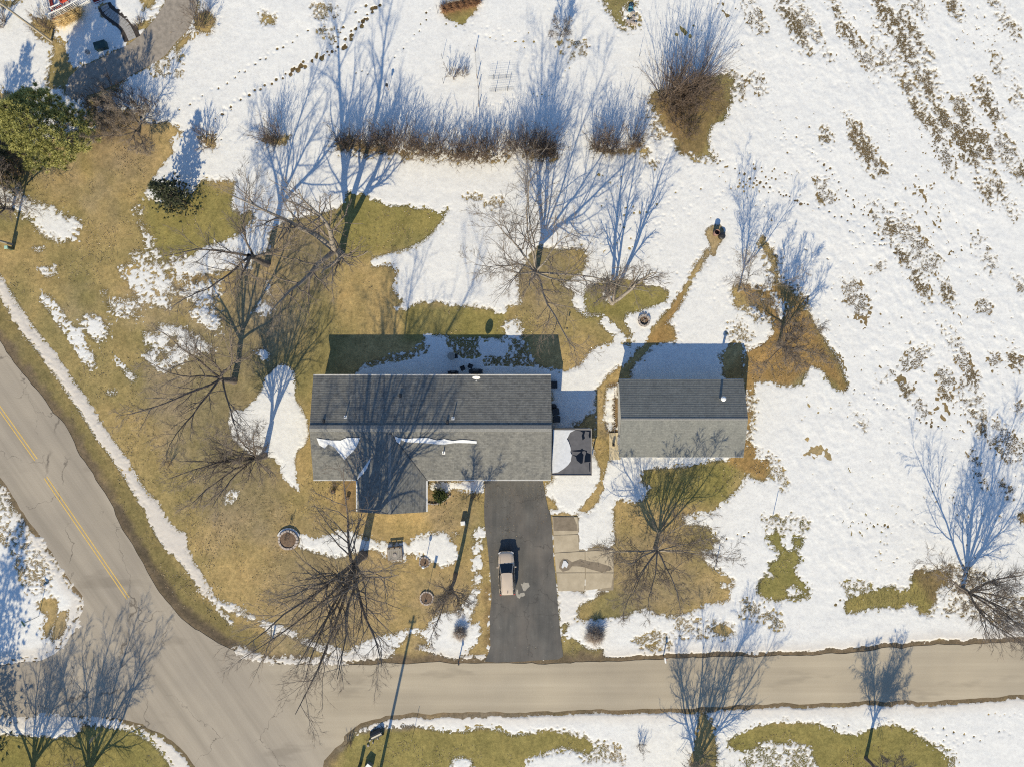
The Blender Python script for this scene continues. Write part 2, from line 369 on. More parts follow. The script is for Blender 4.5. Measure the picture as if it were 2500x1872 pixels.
s('J 690,520 740,490 790,540 700,555', .4); s('J 570,420 600,430 590,445', .2); s('J 265,480 320,490 315,510 270,500', .2)
for sp in ('J 1730,400 1830,380 1930,430 1920,490 1840,560 1820,650 1760,650 1740,520', 'J 1050,480 1200,480 1210,530 1100,550', 'J 540,60 700,70 720,110 600,140', 'J 730,60 800,90 800,130', 'J 420,600 520,640 500,700 410,680', 'J 550,680 610,680 640,740 560,740', 'J 1720,650 2000,560 2208,600 2208,700 1900,690', 'J 2060,1480 2140,1470 2150,1560 2050,1540', 'J 1850,1510 1940,1500 1930,1540', 'J 0,720 200,740 190,800 0,810', 'I 1900,840 2120,790 2130,860 1980,880'):
    lay('g', TP(sp), .5, cap=-.22)
s('J -2000,1330 60,1300 160,1290 4000,1200 4000,2600 -2000,2600', .15)
g('J 310,1490 400,1430 480,1400 600,1370 800,1370 940,1390 1000,1430 1080,1450 1150,1440 1300,1390 1370,1380 1480,1430 1560,1480 1640,1530 1730,1590 1720,1640 1700,1756 950,1756 860,1600 840,1540 760,1500 650,1500 550,1480 480,1530 400,1560 330,1530', .3)
g('J 480,1540 850,1560 900,1656 900,1800 400,1800 420,1620', .5, cap=-.22)
g('J 1600,1500 1760,1590 1740,1656 1560,1656', .5, cap=-.22)
g('J 140,1290 230,1420 230,1700 60,1700 100,1450', .3)
g('I -60,1500 100,1440 300,1400 480,1400 640,1430 800,1440 900,1410 1000,1420 1100,1460 1200,1450 1330,1410 1450,1440 1560,1460 1640,1500 1600,1570 1500,1540 1420,1520 1300,1570 1200,1620 1180,1700 860,1700 850,1610 780,1580 710,1600 700,1700 300,2200 -300,2200', .22)
g('I 1500,1460 1750,1520 1800,1600 1600,1600', .5, cap=-.22)
g('H 520,1370 700,1375 850,1420 960,1490 1020,1560 1090,1656 1400,2100 -1200,2100 -1200,1470 0,1450 200,1460 370,1470 530,1430', .15)
g('D -400,1300 0,1440 100,1600 140,1656 H 60,30 130,100 200,250 280,330 320,420 310,480 250,540 190,530 150,440 130,340 70,230 0,200 -300,100', .5, cap=-.22)
g('H 250,580 330,560 370,600 360,700 300,820 280,760 310,680 250,650', .35); g('H 380,660 425,650 420,740 400,800 340,850 330,830', .1)
# north edge and the neighbours
g('B 660,80 720,20 890,-40 890,20 870,80 830,110 800,160 740,150 680,110', .1); g('B 1685,0 1760,-60 1960,-60 1900,0 1830,30 1800,60 1815,110 1830,160 1870,175 1820,190 1740,90', .2)
g('B 1850,70 1890,70 1900,170 1850,190', .6)
g('B 1990,640 2010,600 2208,560 C 150,500 300,480 350,520 330,600 320,680 270,780 200,800 170,900 200,1000 110,1010 0,980 B 2160,960 2150,900 2080,820', .17)
for sp in ('C 350,480 400,520 380,640 330,640', 'C 110,980 240,1030 100,1010', 'B 2000,700 2080,860 2060,880 1980,740'): lay('g', TP(sp), .5, cap=-.22)
g('B -40,930 60,900 180,940 250,930 420,960 440,1000 340,995 200,980 0,970', .45); g('B 520,960 650,970 640,1000 540,1000', .5, cap=-.22)
g('B 690,980 800,1000 950,1000 1060,985 1060,1010 900,1020 740,1020', .5, cap=-.22); g('B 1180,980 1260,930 1370,950 1380,1000 1300,1010 1190,1000', .4, cap=.3)
g('B 1610,940 1650,960 1800,960 1900,930 1945,905 1890,990 1780,990 1640,980', .15); g('B 1925,960 1980,950 1965,1000 1930,1005', .15); g('B 1990,1030 2040,1035 2020,1050 1990,1050', .5)
g('A 1700,870 1760,890 1850,880 1840,915 1750,925 1710,900', .15); g('A 1310,890 1380,890 1380,945 1310,940', .35)
g('A 1330,70 1380,130 1340,210 1290,200 1230,170 1250,110', .15); g('A 1140,280 1220,215 1215,260 1130,330', .15); g('A 1675,95 1755,110 1755,155 1680,150', .2)
g('A 330,240 400,290 430,340 440,400 500,450 560,470 600,560 300,560 330,400 350,330', .25); g('A 900,0 990,-20 990,20 930,60', .2)
lay('g', TP('A 1020,400 1150,380 1150,470 1000,470'), .5, cap=-.22); g('A 880,150 960,120 940,190 890,190', .3)
g('A 640,20 700,20 860,200 890,230 870,270 820,270 760,180 650,100 620,50', .08)
g('A -200,560 60,600 120,900 300,1000 200,1100 0,1160 -200,1200', .3); g('A 560,560 740,520 760,560 600,700 900,740 900,800 560,820', .5)
g('A 0,0 120,0 60,40 0,40', .3); g('A 200,120 350,140 330,270 230,230', .3)
lay('g', TP('B 1430,290 1570,280 1560,340 1440,340'), .5, cap=-.22); lay('g', TP('A 2030,50 2150,60 2140,110 2030,100'), .5, cap=-.22); lay('g', TP('A 2070,200 2150,200 2150,250'), .5, cap=-.22)
lay('g', TP('B 830,1265 890,1270 880,1290'), .5, cap=-.22); lay('g', TP('B 940,1300 1020,1300 1000,1330'), .5, cap=-.22)
# bare streaks in the crop field, running with the rows
def streak(t, x, y, a, b, weak=0, ang=None):
    c = S(*T(t, x, y)); k = 0.04547 / 2.6286
    a *= k; b *= k * .78; dx, dy = (0.46, -0.89) if ang is None else (math.cos(ang), math.sin(ang))
    i0, i1 = np.searchsorted(CX, [c[0] - a - 2, c[0] + a + 2]); j0, j1 = np.searchsorted(CY, [c[1] - a - 2, c[1] + a + 2])
    sl = (slice(j0, j1), slice(i0, i1)); X, Y = CXX[sl] - c[0], CYY[sl] - c[1]
    q = np.sqrt(((X * dx + Y * dy) / a) ** 2 + ((X * dy - Y * dx) / b) ** 2); d = (1 - q) * b
    lay('g', None, .42 if weak else .5, sd=(sl, d), cap=-.30 if weak else -.06)
for r in ((720,130,130,42),(860,200,90,16,1),(1055,170,100,22),(1370,170,215,45),(1480,170,110,24),(1310,330,90,40,1),(1560,400,90,30,1),(1530,680,110,40),(1650,690,135,24),(1620,810,100,25),(1980,660,90,45),(1870,820,125,40),(1830,940,105,55),(1950,900,65,22),(2100,980,90,40,1),(1700,1010,70,25,1),(1170,930,115,45),(935,875,28,26),(1290,1095,28,16),(930,1230,55,40,1),(1320,1420,110,55,1),(1500,1560,150,60,1),(1350,1450,40,30),(2100,520,90,30,1),(2135,200,24,18),(1950,1200,60,30),(2070,1250,55,14),(500,530,45,30,1),(470,100,75,40,1),(2080,120,50,14,1),(2190,1100,30,22),(1600,510,18,16),(1200,380,60,20,1),(1760,50,24,16),(1520,20,50,20,1),(1950,1620,80,40,1)):
    streak('C', *r)
for r in ((1130,280,90,60,1),(1540,180,60,30),(1720,260,40,25),(1610,40,60,50,1),(1780,610,90,30,1),(1440,720,90,20,1,.6),(1450,880,32,26),(1710,790,42,32,1),(1880,800,40,30),(1880,930,95,60,1),(1920,1080,60,18),(2150,680,36,34),(2100,1220,110,60,1),(2200,1290,60,40,1),(1550,990,40,30,1),(1955,340,30,40,1),(1150,1060,28,16,1),(1270,90,20,50,1),(2090,1500,28,24),(1920,1390,30,12,1),(1700,900,20,16),(1500,660,30,20,1),(2020,690,24,20,1),(2190,1020,30,20,1),(2190,200,30,20,1),(1435,20,30,14),(620,430,120,30,1),(620,1390,60,30,1)):
    streak('G', *r)

# roads -------------------------------------------------------------
def seg(pts, step=1.0, amp=.07, seed=1, close=True):
    """resample an outline and roughen it"""
    out = []; n = len(pts)
    for i in range(n if close else n - 1):
        a, b = pts[i], pts[(i + 1) % n]; L = math.dist(a, b); k = max(1, int(L / step)) if L < 60 else max(1, int(L / 20))
        for j in range(k): out.append((a[0] + (b[0] - a[0]) * j / k, a[1] + (b[1] - a[1]) * j / k))
    if not close: out.append(pts[-1])
    P = np.array(out, np.float32)
    return [(float(x + ax), float(y + ay)) for (x, y), ax, ay in zip(P, fbm(P[:, 0], P[:, 1], 1.7, seed) * amp * 2, fbm(P[:, 0], P[:, 1], 1.7, seed + 9) * amp * 2)]
e_ne = rnd(TP('D -2300,-2760 0,562 100,700 200,835 330,985 430,1130 520,1290 620,1450 720,1600 H 750,60 830,190 900,330 960,430 1050,560 1150,680 1250,765 1400,860 1500,905 1620,950 1750,985 1900,998 2208,1002 I 400,992 700,987 1250,995 1500,985 1740,972 J 300,952 600,948 1000,930 1400,890 1800,865 2208,850 7000,600'), 1)
e_se = rnd(TP('J 7000,980 2208,1197 1700,1222 1300,1237 700,1244 150,1272 I 1750,1285 1200,1300 700,1312 400,1318 250,1335 100,1390 30,1440 H 2208,1490 2130,1550 2060,1630 2100,1760 2300,2000 4600,4500'), 1)
e_sw = rnd(TP('H 3900,4900 1700,2150 1260,1656 1180,1560 1080,1470 950,1390 800,1345 600,1335 300,1330 0,1335 -5000,1380'), 1)
e_nw = rnd(TP('H -5000,1050 0,1000 100,990 250,975 330,940 400,880 450,800 500,700 528,620 530,590 515,530 480,480 430,420 340,300 250,160 150,30 D 80,1560 0,1410 -2300,-1900'), 1)
ROAD = seg(e_ne + e_se + e_sw + e_nw, .6, .17, 5)
NDRIVE = seg(TP('A 1085,-200 1060,20 1000,120 930,200 820,290 700,350 600,400 500,440 440,500 420,600 480,640 620,600 750,540 860,470 950,430 1060,360 1130,270 1200,200 1250,110 1270,0 1280,-200'), .8, .06, 8)
DRIVE = TP('E 930,1440 1300,1440 I 1335,0 1350,30 1380,400 1405,700 1420,850 1432,945 1400,965 1000,985 930,975 950,930 965,880 960,700 975,560 965,420 945,200 925,60')
for P, dd in ((ROAD, 1.0), (NDRIVE, 1.0), (DRIVE, 1.0)): lay('g', P)
# dirty snow beside the roads
RSD = np.full(CXX.shape, -9.0, np.float32)
for P in (ROAD,): sl, d = poly_sd(P, 6); RSD[sl] = np.maximum(RSD[sl], d)
DIRT = np.maximum(DIRT, .55 * sstep(-2.2, -.3, RSD))
SNOWF = np.where(RSD > -.55, np.minimum(SNOWF, -(RSD + .55) ), SNOWF)
for sp, wd in (('H 1540,912 1640,955 1750,975 2000,980 2208,985', .25), ('H -200,1350 300,1348 600,1355 850,1400 960,1460 1060,1540 1150,1656', .45), ('H 520,600 505,720 440,830 380,900 300,945 150,970 -200,985', .5), ('H 250,190 350,350 440,470', .3)):
    lay('s', None, .2, sd=line_sd(TP(sp), wd), dirty=.5)

def sample(A, X, Y):
    gx = np.clip((X - CX[0]) / .2, 0, len(CX) - 1.001); gy = np.clip((Y - CY[0]) / .2, 0, len(CY) - 1.001)
    ix = gx.astype(np.int32); iy = gy.astype(np.int32); fx = gx - ix; fy = gy - iy
    return (A[iy, ix] * (1 - fx) + A[iy, ix + 1] * fx) * (1 - fy) + (A[iy + 1, ix] * (1 - fx) + A[iy + 1, ix + 1] * fx) * fy

# ---- bare ground: colour of the dead lawn, soil and mud
OUT = [62, 66, 72, 80, 95, 120, 160, 230, 350, 600]
gx = dense_axis(FX, .25, OUT); gy = dense_axis(FY, .25, [48, 52, 58] + OUT[2:])
X, Y = np.meshgrid(gx, gy)
olive = sstep(-.30, .55, fbm(X, Y, 9, 21) * .9)
GOLD = np.array((.385, .283, .135)); OLV = np.array((.215, .187, .084)); TAN = np.array((.33, .262, .172))
col = GOLD[None, None] * (1 - olive[..., None]) + OLV * olive[..., None]
k = sstep(.1, .6, fbm(X, Y, 6, 31))[..., None] * .6; col = col * (1 - k) + TAN * k
TRODDEN = (
 'A 1150,700 1350,600 1600,430 1800,310 2000,190 2208,80',
 'A 1380,780 1450,700 1600,600 1780,520 1950,400 2080,350 2208,290 B 20,280 120,150 240,40 270,0',
 'A 2000,380 2208,250 B 0,180 60,100 180,20',
 'B 30,300 90,210 160,130 230,40',
 'A 1860,470 2040,380 2208,300',
 'B 100,460 240,470 320,380 440,280 530,170 580,40',
 'A 1390,905 1560,905 1700,910',
 'A 1380,760 1420,740 1500,690',
 'B 1580,320 1700,270 1800,220',
 'C 240,1020 420,1130 560,1180 700,1280 880,1340 1050,1400 1180,1450 1320,1570 1420,1656',
 'C 850,980 940,1090 1060,1220 1140,1350 1250,1420',
 'G 1080,860 1200,910 1340,990 1480,1050 1700,1130',
 'J 270,210 330,185 450,155',
 'J 950,40 1100,80 1250,100 1400,120 1580,100',
 'J 1320,400 1400,320 1500,240',
 'J 1000,610 1040,590',
 'J 1580,1420 1680,1420 1790,1460 1900,1480 1980,1460',
 'J 1660,1490 1750,1500 1850,1510',
 'J 2050,1420 2150,1450',
 'J 980,1380 1100,1400')
def paint(pts, c, soft=.8, amt=1.0, sd=None, nz=.5):
    global col
    A = np.full(CXX.shape, -5.0, np.float32); sl, d = sd if sd is not None else poly_sd(pts, 4); A[sl] = d
    m = sstep(-soft, soft, sample(A, X, Y) + nz * fbm(X, Y, 1.2, 77)) * amt
    col = col * (1 - m[..., None]) + np.array(c) * m[..., None]
OL2 = (.215, .195, .065); SOIL = (.31, .20, .085); BRN = (.19, .13, .075); MUD = (.15, .115, .085)
for sp in ('B 0,1200 700,1300 600,1600 0,1656', 'E 1560,150 2130,150 2100,400 1560,420', 'E 400,300 1060,350 1060,560 400,560', 'J 500,120 850,120 850,600 480,600', 'J 1040,380 1740,380 1700,680 1050,690', 'I 0,1400 1700,1400 1700,1700 0,1700', 'J 300,1360 1800,1360 1750,1700 300,1700', 'H -300,1350 1100,1350 1300,1800 -300,1800', 'E 1930,1370 2208,1370 G 380,1330 300,1600 E 2000,1600', 'A 900,1250 1300,1150 1600,1300 1500,1600 1000,1700', 'B 740,100 830,80 830,170 740,160', 'C -40,600 250,560 200,1000 0,1000'):
    paint(TP(sp), OL2, 1.0, .75)
for sp in ('G 345,200 600,180 720,230 900,520 1080,860 1050,880 850,715 700,845 480,815 450,1190 580,1330 540,1450 430,1400 300,1330 300,760 400,640 600,470', 'E 1960,570 2208,210 2208,270 2060,600', 'E 1990,560 2050,450 2160,480 2160,570'):
    paint(TP(sp), SOIL, .5, .9, nz=.3)
for sp in ('C -60,560 280,520 320,680 200,800 170,1000 0,990', 'B 2000,620 2208,560 2208,980 2150,900', 'J 1730,380 1950,420 1830,660 1750,660', 'B -60,920 440,930 440,1010 -60,990', 'B 500,950 1400,930 1400,1030 700,1030', 'B 1600,930 1950,900 1890,1000 1640,990', 'A 560,740 900,720 950,900 600,950', 'A -200,600 100,700 200,1100 -200,1200', 'D 1190,130 1300,130 1340,180 1200,190', 'B 660,0 890,-30 880,50 690,110', 'I 930,500 950,500 990,700 960,960 930,960'):
    paint(TP(sp), BRN, .6, .7)
FLD = TP('B 2208,-400 C 300,-400 2600,-400 2600,1656 G 2600,1656 J 2600,900 1700,700 1400,300 G 1400,1500 1100,860 850,400 620,0 C 400,1000 380,500')
paint(FLD, (.19, .14, .078), .6, .85)
paint(None, (.17, .145, .065), .9, .75, sd=line_sd(rnd(TP('D -200,260 0,500 300,950 520,1290 720,1560 H 800,60 900,230 1010,420 1180,620 1350,790 1560,900'), 1), 2.3))
paint(None, MUD, .5, .9, sd=line_sd(e_ne[:], 1.0), nz=.7)
paint(None, (.10, .08, .06), .35, .8, sd=line_sd(TP('H 760,0 830,110 950,330 1100,560 1230,700 1400,830 1560,900'), .45), nz=.3)
for e in (e_se, e_sw, e_nw): paint(None, MUD, .5, .85, sd=line_sd(e, .8), nz=.7)
paint(TP('I -40,1560 60,1440 300,1340 900,1310 1300,1330 1320,1390 950,1360 500,1400 100,1450 20,1560'), (.20, .165, .125), .3, .95, nz=.4)
paint(TP('E 1725,830 1800,820 1800,1150 1720,1150'), BRN, .2, .9, nz=.2)
paint(TP('I 1400,560 1450,560 1440,640 1400,640'), (.16, .13, .10), .2, .9); paint(TP('I 1500,500 1720,500 1720,550 1500,560'), (.17, .13, .09), .3, .8)
paint(TP('E 20,1440 110,1440 100,1656 0,1656'), BRN, .2, .8, nz=.2); paint(TP('E 560,1490 700,1540 690,1600 560,1610'), (.24, .17, .10), .2, .8, nz=.2)
for (u, v, rr, am_) in ((500, 960, 6.5, .5), (590, 1180, 5.0, .5), (800, 1430, 7.0, .5), (1590, 1400, 5.0, .55), (700, 640, 5.5, .45), (620, 800, 4.5, .4), (1290, 640, 4.5, .45), (1080, 1450, 3.0, .4), (300, 360, 4.0, .5), (1110, 1240, 2.5, .4)):
    cx_, cy_ = S(u, v); paint([(cx_ + rr * math.cos(a_ * .5), cy_ + rr * math.sin(a_ * .5)) for a_ in range(13)], (.25, .20, .145), rr * .5, am_, nz=1.2)
for sp in TRODDEN: paint(None, (.115, .082, .045), .3, .9, sd=line_sd(rnd(TP(sp), 1), .35), nz=.2)
col *= (1 + .16 * fbm(X, Y, .7, 41) + .14 * vnoise(X, Y, .3, 47))[..., None]
zz = -.022 + .010 * fbm(X, Y, 2.5, 55)
fleck = np.clip(-sample(SNOWF, X, Y), -1, 4) / (.12 + .75 * sample(AMP, X, Y))
fleck = np.where(sample(SNOWF, X, Y) > .45, 9, fleck)
fleck = np.where(sample(RSD, X, Y) > -.3, 9, fleck)
nx, ny = len(gx), len(gy)
idx = np.arange(nx * ny).reshape(ny, nx)
FQ = np.stack([idx[:-1, :-1], idx[:-1, 1:], idx[1:, 1:], idx[1:, :-1]], -1).reshape(-1, 4)
m, t, b = nodes('dead_lawn')
a = attr(t, 'tone'); n1 = noise(t, 2.6, 7, .78); n2 = noise(t, 17, 4, .8, mapscale=(1, .6, 1), rot=.5)
c = mixc(t, .9, a.outputs['Color'], ramp(t, n1, [(.28, (.50, .52, .46)), (.5, (1, 1, 1)), (.72, (1.40, 1.33, 1.2))]), 'MULTIPLY')
c = mixc(t, .85, c, ramp(t, n2, [(.28, (.52, .52, .47)), (.72, (1.42, 1.38, 1.28))]), 'MULTIPLY')
af = attr(t, 'fleck'); sp_ = noise(t, 9.0, 3, .8)
fl = math_n(t, 'MULTIPLY', math_n(t, 'SUBTRACT', sp_, math_n(t, 'MULTIPLY_ADD', af.outputs['Fac'], .13, .585)), 18.0); fl_n = N(t, 'ShaderNodeClamp'); t.links.new(fl, fl_n.inputs[0])
lt = noise(t, 6.0, 4, .8); c = mixc(t, ramp(t, lt, [(.64, (0, 0, 0)), (.72, (.75, .75, .75))]), c, (.11, .082, .045))
n5 = noise(t, .45, 5, .65); c = mixc(t, .7, c, ramp(t, n5, [(.3, (.72, .76, .72)), (.55, (1, 1, 1)), (.75, (1.18, 1.12, 1.05))]), 'MULTIPLY')
wet = ramp(t, af.outputs['Fac'], [(.0, (.62, .62, .60)), (.5, (1, 1, 1))]); c = mixc(t, 1.0, c, wet, 'MULTIPLY')
c = mixc(t, fl_n.outputs[0], c, (.64, .64, .63))
t.links.new(c, b.inputs['Base Color']); b.inputs['Roughness'].default_value = .95; b.inputs['Specular IOR Level'].default_value = .1
bump(t, b, n2, .55, .05); M['lawn'] = m
ground = npmesh('ground', np.stack([X, Y, zz], -1).reshape(-1, 3), FQ, m, smooth=True, attrs={'fleck': ('FLOAT', fleck), 'tone': ('FLOAT_COLOR', np.concatenate([np.clip(col, 0, 1), np.ones_like(col[..., :1])], -1))})
tag(ground, 'dead tan and olive lawn with bare brown soil', 'ground', kind='structure')

# ---- snow cover: a real sheet that thins out to nothing at its edges
STEP = .11
sx = dense_axis(FX, STEP, OUT); sy = dense_axis(FY, STEP, [48, 52, 58] + OUT[2:])
X, Y = np.meshgrid(sx, sy)
f0 = np.clip(sample(SNOWF, X, Y), -3, 2); am = sample(AMP, X, Y); di = sample(DIRT, X, Y)
fine = (vnoise(X, Y, .27, 61) * .65 + vnoise(X, Y, .155, 62) * .6 + vnoise(X, Y, .8, 63) * .25)
f = f0 + .12 + .26 * fbm(X, Y, 2.2, 71) * np.clip(am / .16, .3, 1.2) + 1.7 * am * fine
field = sstep(24, 34, X + .25 * Y) * sstep(-30, -22, Y)
rx = X * .89 + Y * .46; ry = -X * .46 + Y * .89
dens = fbm(rx, ry / 2.2, 4.0, 81); spk = vnoise(rx, ry / 1.6, .24, 83) * .65 + vnoise(rx, ry / 1.4, .15, 84) * .5
hole = spk - (.87 - .24 * sstep(.0, .55, dens)) - (1 - field) * .42
f = np.where(hole > 0, np.minimum(f, -.05), f)
depth = sstep(-.25, .8, f)
ripple = fbm(X * .8 + Y * .3, Y * 1.6 - X * .3, 1.4, 91, 4)
lump = fbm(rx, ry / 1.5, .45, 95, 2) + .5 * fbm(rx, ry / 1.8, 1.4, 96, 2)
zs = -.058 + .085 * depth + depth * (.012 * ripple + (.18 + .82 * field * (.25 + .75 * sstep(-.35, .35, fbm(rx, ry / 1.6, 7, 97, 2)))) * .036 * lump + .055 * fbm(X, Y * 1.4, 7, 99, 3) + .006 * vnoise(X, Y, .35, 101))
# footprints
def stamp(px, py, r, dz, expose=0.0):
    i0, i1 = np.searchsorted(sx, [px - r * 2, px + r * 2]); j0, j1 = np.searchsorted(sy, [py - r * 2, py + r * 2])
    sl = (slice(j0, j1), slice(i0, i1)); q = np.hypot(X[sl] - px, Y[sl] - py) / r
    zs[sl] += np.where(q < 1, -dz * (1 - q * q), np.where(q < 1.7, dz * .06 * (1 - abs(q - 1.3) / .4).clip(0), 0))
    if expose: f[sl] = np.where(q < expose * 1.5, np.minimum(f[sl], -.02), f[sl]); zs[sl] = np.where(q < expose * 1.15, -.12, zs[sl])
rng = random.Random(4)
def trail(spec, step=.62, dz=.05, r=.17, expose=0, wob=.13, p=1.0):
    pts = rnd(TP(spec), 2); L = 0; side = 1; nxt = 0
    for a, b in zip(pts, pts[1:]):
        d = math.dist(a, b)
        while nxt <= L + d:
            k = (nxt - L) / d; tx, ty = (b[0] - a[0]) / d, (b[1] - a[1]) / d; side = -side
            if rng.random() < p: stamp(a[0] + tx * d * k - ty * side * wob + rng.uniform(-.06, .06), a[1] + ty * d * k + tx * side * wob + rng.uniform(-.06, .06), r * rng.uniform(.8, 1.2), dz, expose if rng.random() < .6 else 0)
            nxt += step * rng.uniform(.8, 1.25)
        L += d
trail('A 1150,700 1350,600 1600,430 1800,310 2000,190 2208,80', expose=0.42, p=.8, r=0.18)
trail('A 1380,780 1450,700 1600,600 1780,520 1950,400 2080,350 2208,290 B 20,280 120,150 240,40 270,0', expose=0.48, dz=.07, r=0.22)
trail('A 2000,380 2208,250 B 0,180 60,100 180,20', expose=.6, p=.8, r=.18)
trail('B 30,300 90,210 160,130 230,40', .45, expose=.75, r=.2); trail('A 1860,470 2040,380 2208,300', .5, expose=.9, r=.2)
trail('B 100,460 240,470 320,380 440,280 530,170 580,40', r=0.16, expose=0.18); trail('A 1390,905 1560,905 1700,910', .5, r=0.13, dz=.04, expose=0.18)
trail('A 1380,760 1420,740 1500,690', .5, r=0.18, expose=0.24); trail('B 690,130 1000,230 1150,300 1300,440', r=0.18, wob=.4); trail('B 900,200 1100,240 1250,240', r=0.18, wob=.5)
trail('B 1350,60 1380,100 1400,150', r=0.13); trail('B 1580,320 1700,270 1800,220', r=0.14, expose=0.18); trail('B 1450,330 1480,430 1400,520 1300,600', r=0.13); trail('B 930,690 1100,630 1250,605 1380,630', .4, r=0.13, dz=.05)
trail('C 240,1020 420,1130 560,1180 700,1280 880,1340 1050,1400 1180,1450 1320,1570 1420,1656', expose=0.36, r=0.18); trail('C 850,980 940,1090 1060,1220 1140,1350 1250,1420', r=0.16, expose=0.30)
trail('C 420,680 560,690 700,860 830,960 920,1060', r=0.14); trail('C 220,1290 260,1240 400,1200 590,1160', .45, r=0.16); trail('C 480,1170 640,1240 780,1300', r=0.18); trail('C 680,1400 710,1480 800,1560', r=0.13)
trail('G 1080,860 1200,910 1340,990 1480,1050 1700,1130', r=0.16, expose=0.30); trail('G 850,330 930,420 1010,560 1050,700', r=0.14); trail('G 860,30 960,80 1050,60', r=0.18, wob=.3)
trail('J 270,210 330,185 450,155', r=0.18, expose=0.36); trail('J 950,40 1100,80 1250,100 1400,120 1580,100', .45, r=0.14, expose=0.12); trail('J 1320,400 1400,320 1500,240', r=0.14, expose=0.18); trail('J 1000,610 1040,590', r=0.18, expose=0.30)
trail('J 1580,1420 1680,1420 1790,1460 1900,1480 1980,1460', r=0.18, expose=0.36, wob=.3); trail('J 1660,1490 1750,1500 1850,1510', r=0.18, expose=0.30); trail('J 1980,1310 2100,1330 2208,1310', r=0.14); trail('J 2050,1420 2150,1450', r=0.14, expose=0.30); trail('J 980,1380 1100,1400', r=0.18, expose=0.18)
for (a0, b0, c0, d0, nn) in (('B', 1650, 1100, 2180, 90), ('B', 1650, 1300, 2100, 60), ('C', 0, 1050, 600, 70), ('C', 600, 850, 1000, 60), ('E', 1650, 20, 2200, 40), ('G', 200, 10, 500, 30), ('B', 1990, 700, 2208, 50)):
    for _ in range(nn):
        q = S(*T(a0, rng.uniform(b0, d0), rng.uniform(c0, c0 + 350) if a0 != 'C' or b0 else rng.uniform(1050, 1400))); stamp(*q, rng.uniform(.12, .2), .045)
stub = np.argwhere((f < .16) & (field > .6)); rs_ = np.random.RandomState(5); stub = stub[rs_.choice(len(stub), min(5200, len(stub)), False)]
STUB = np.stack([sx[stub[:, 1]], sy[stub[:, 0]]], -1)
bare = np.argwhere((f < -.2) & (np.abs(X) < 58) & (np.abs(Y) < 44) & (sample(RSD, X, Y) < -.8)); bare = bare[rs_.choice(len(bare), 40000, False)]; bx_, by_ = sx[bare[:, 1]], sy[bare[:, 0]]; bare = bare[(fbm(bx_, by_, 5, 141) + .5 * vnoise(bx_, by_, 1.1, 147)) > .22]
LITT = np.stack([sx[bare[:, 1]], sy[bare[:, 0]]], -1)
keep = f > -.28
ck = (keep[:-1, :-1] | keep[:-1, 1:] | keep[1:, 1:] | keep[1:, :-1])
nx, ny = len(sx), len(sy); idx = np.arange(nx * ny).reshape(ny, nx)
FQ = np.stack([idx[:-1, :-1], idx[:-1, 1:], idx[1:, 1:], idx[1:, :-1]], -1)[ck]
used, inv = np.unique(FQ, return_inverse=True)
V = np.stack([X, Y, zs], -1).reshape(-1, 3)[used]
m, t, b = nodes('snow'); n1 = noise(t, 3.5, 6, .7); n2 = noise(t, 14, 4, .7); ad = attr(t, 'dirt')
n0 = noise(t, .9, 5, .7); clean = ramp(t, n1, [(.28, (.61, .60, .575)), (.5, (.70, .69, .66)), (.72, (.745, .735, .70))])
clean = mixc(t, .6, clean, ramp(t, n0, [(.3, (.86, .86, .87)), (.6, (1.03, 1.03, 1.02))]), 'MULTIPLY')
clean = mixc(t, .5, clean, ramp(t, n2, [(.28, (.80, .80, .81)), (.55, (1.04, 1.04, 1.04))]), 'MULTIPLY')
ls = noise(t, 5.0, 3, .8); lm_ = noise(t, .35, 3, .6)
lit = math_n(t, 'MULTIPLY', ramp(t, ls, [(.70, (0, 0, 0)), (.74, (1, 1, 1))]), ramp(t, lm_, [(.40, (.0, .0, .0)), (.62, (.9, .9, .9))]))
clean = mixc(t, lit, clean, (.14, .11, .07))
dm = math_n(t, 'MULTIPLY', ad.outputs['Fac'], ramp(t, n2, [(.25, (.35, .35, .35)), (.65, (1, 1, 1))]))
c = mixc(t, dm, clean, (.50, .42, .33))
ae = attr(t, 'edge'); c = mixc(t, ramp(t, ae.outputs['Fac'], [(.25, (.75, .75, .75)), (1.0, (0, 0, 0))]), c, (.47, .43, .36)); sp_ = noise(t, 9, 3, .8)
poke = math_n(t, 'MULTIPLY', math_n(t, 'SUBTRACT', sp_, math_n(t, 'MULTIPLY_ADD', ae.outputs['Fac'], .27, .36)), 16.0); poke_n = N(t, 'ShaderNodeClamp'); t.links.new(poke, poke_n.inputs[0])
c = mixc(t, poke_n.outputs[0], c, ramp(t, n1, [(.35, (.13, .098, .05)), (.65, (.24, .185, .09))]))
t.links.new(c, b.inputs['Base Color']); b.inputs['Roughness'].default_value = .65; b.inputs['Specular IOR Level'].default_value = .2
bump(t, b, n2, .35, .05); M['snow'] = m
snow = npmesh('snow_cover', V, inv.reshape(-1, 4), m, smooth=True, attrs={'dirt': ('FLOAT', di.reshape(-1)[used]), 'edge': ('FLOAT', (np.clip(f, -1, 2) / (.22 + .9 * am)).reshape(-1)[used])})
tag(snow, 'thin melting snow cover lying over lawn and crop field', 'snow', kind='stuff')
del X, Y, f, zs, V, FQ, idx, inv, used

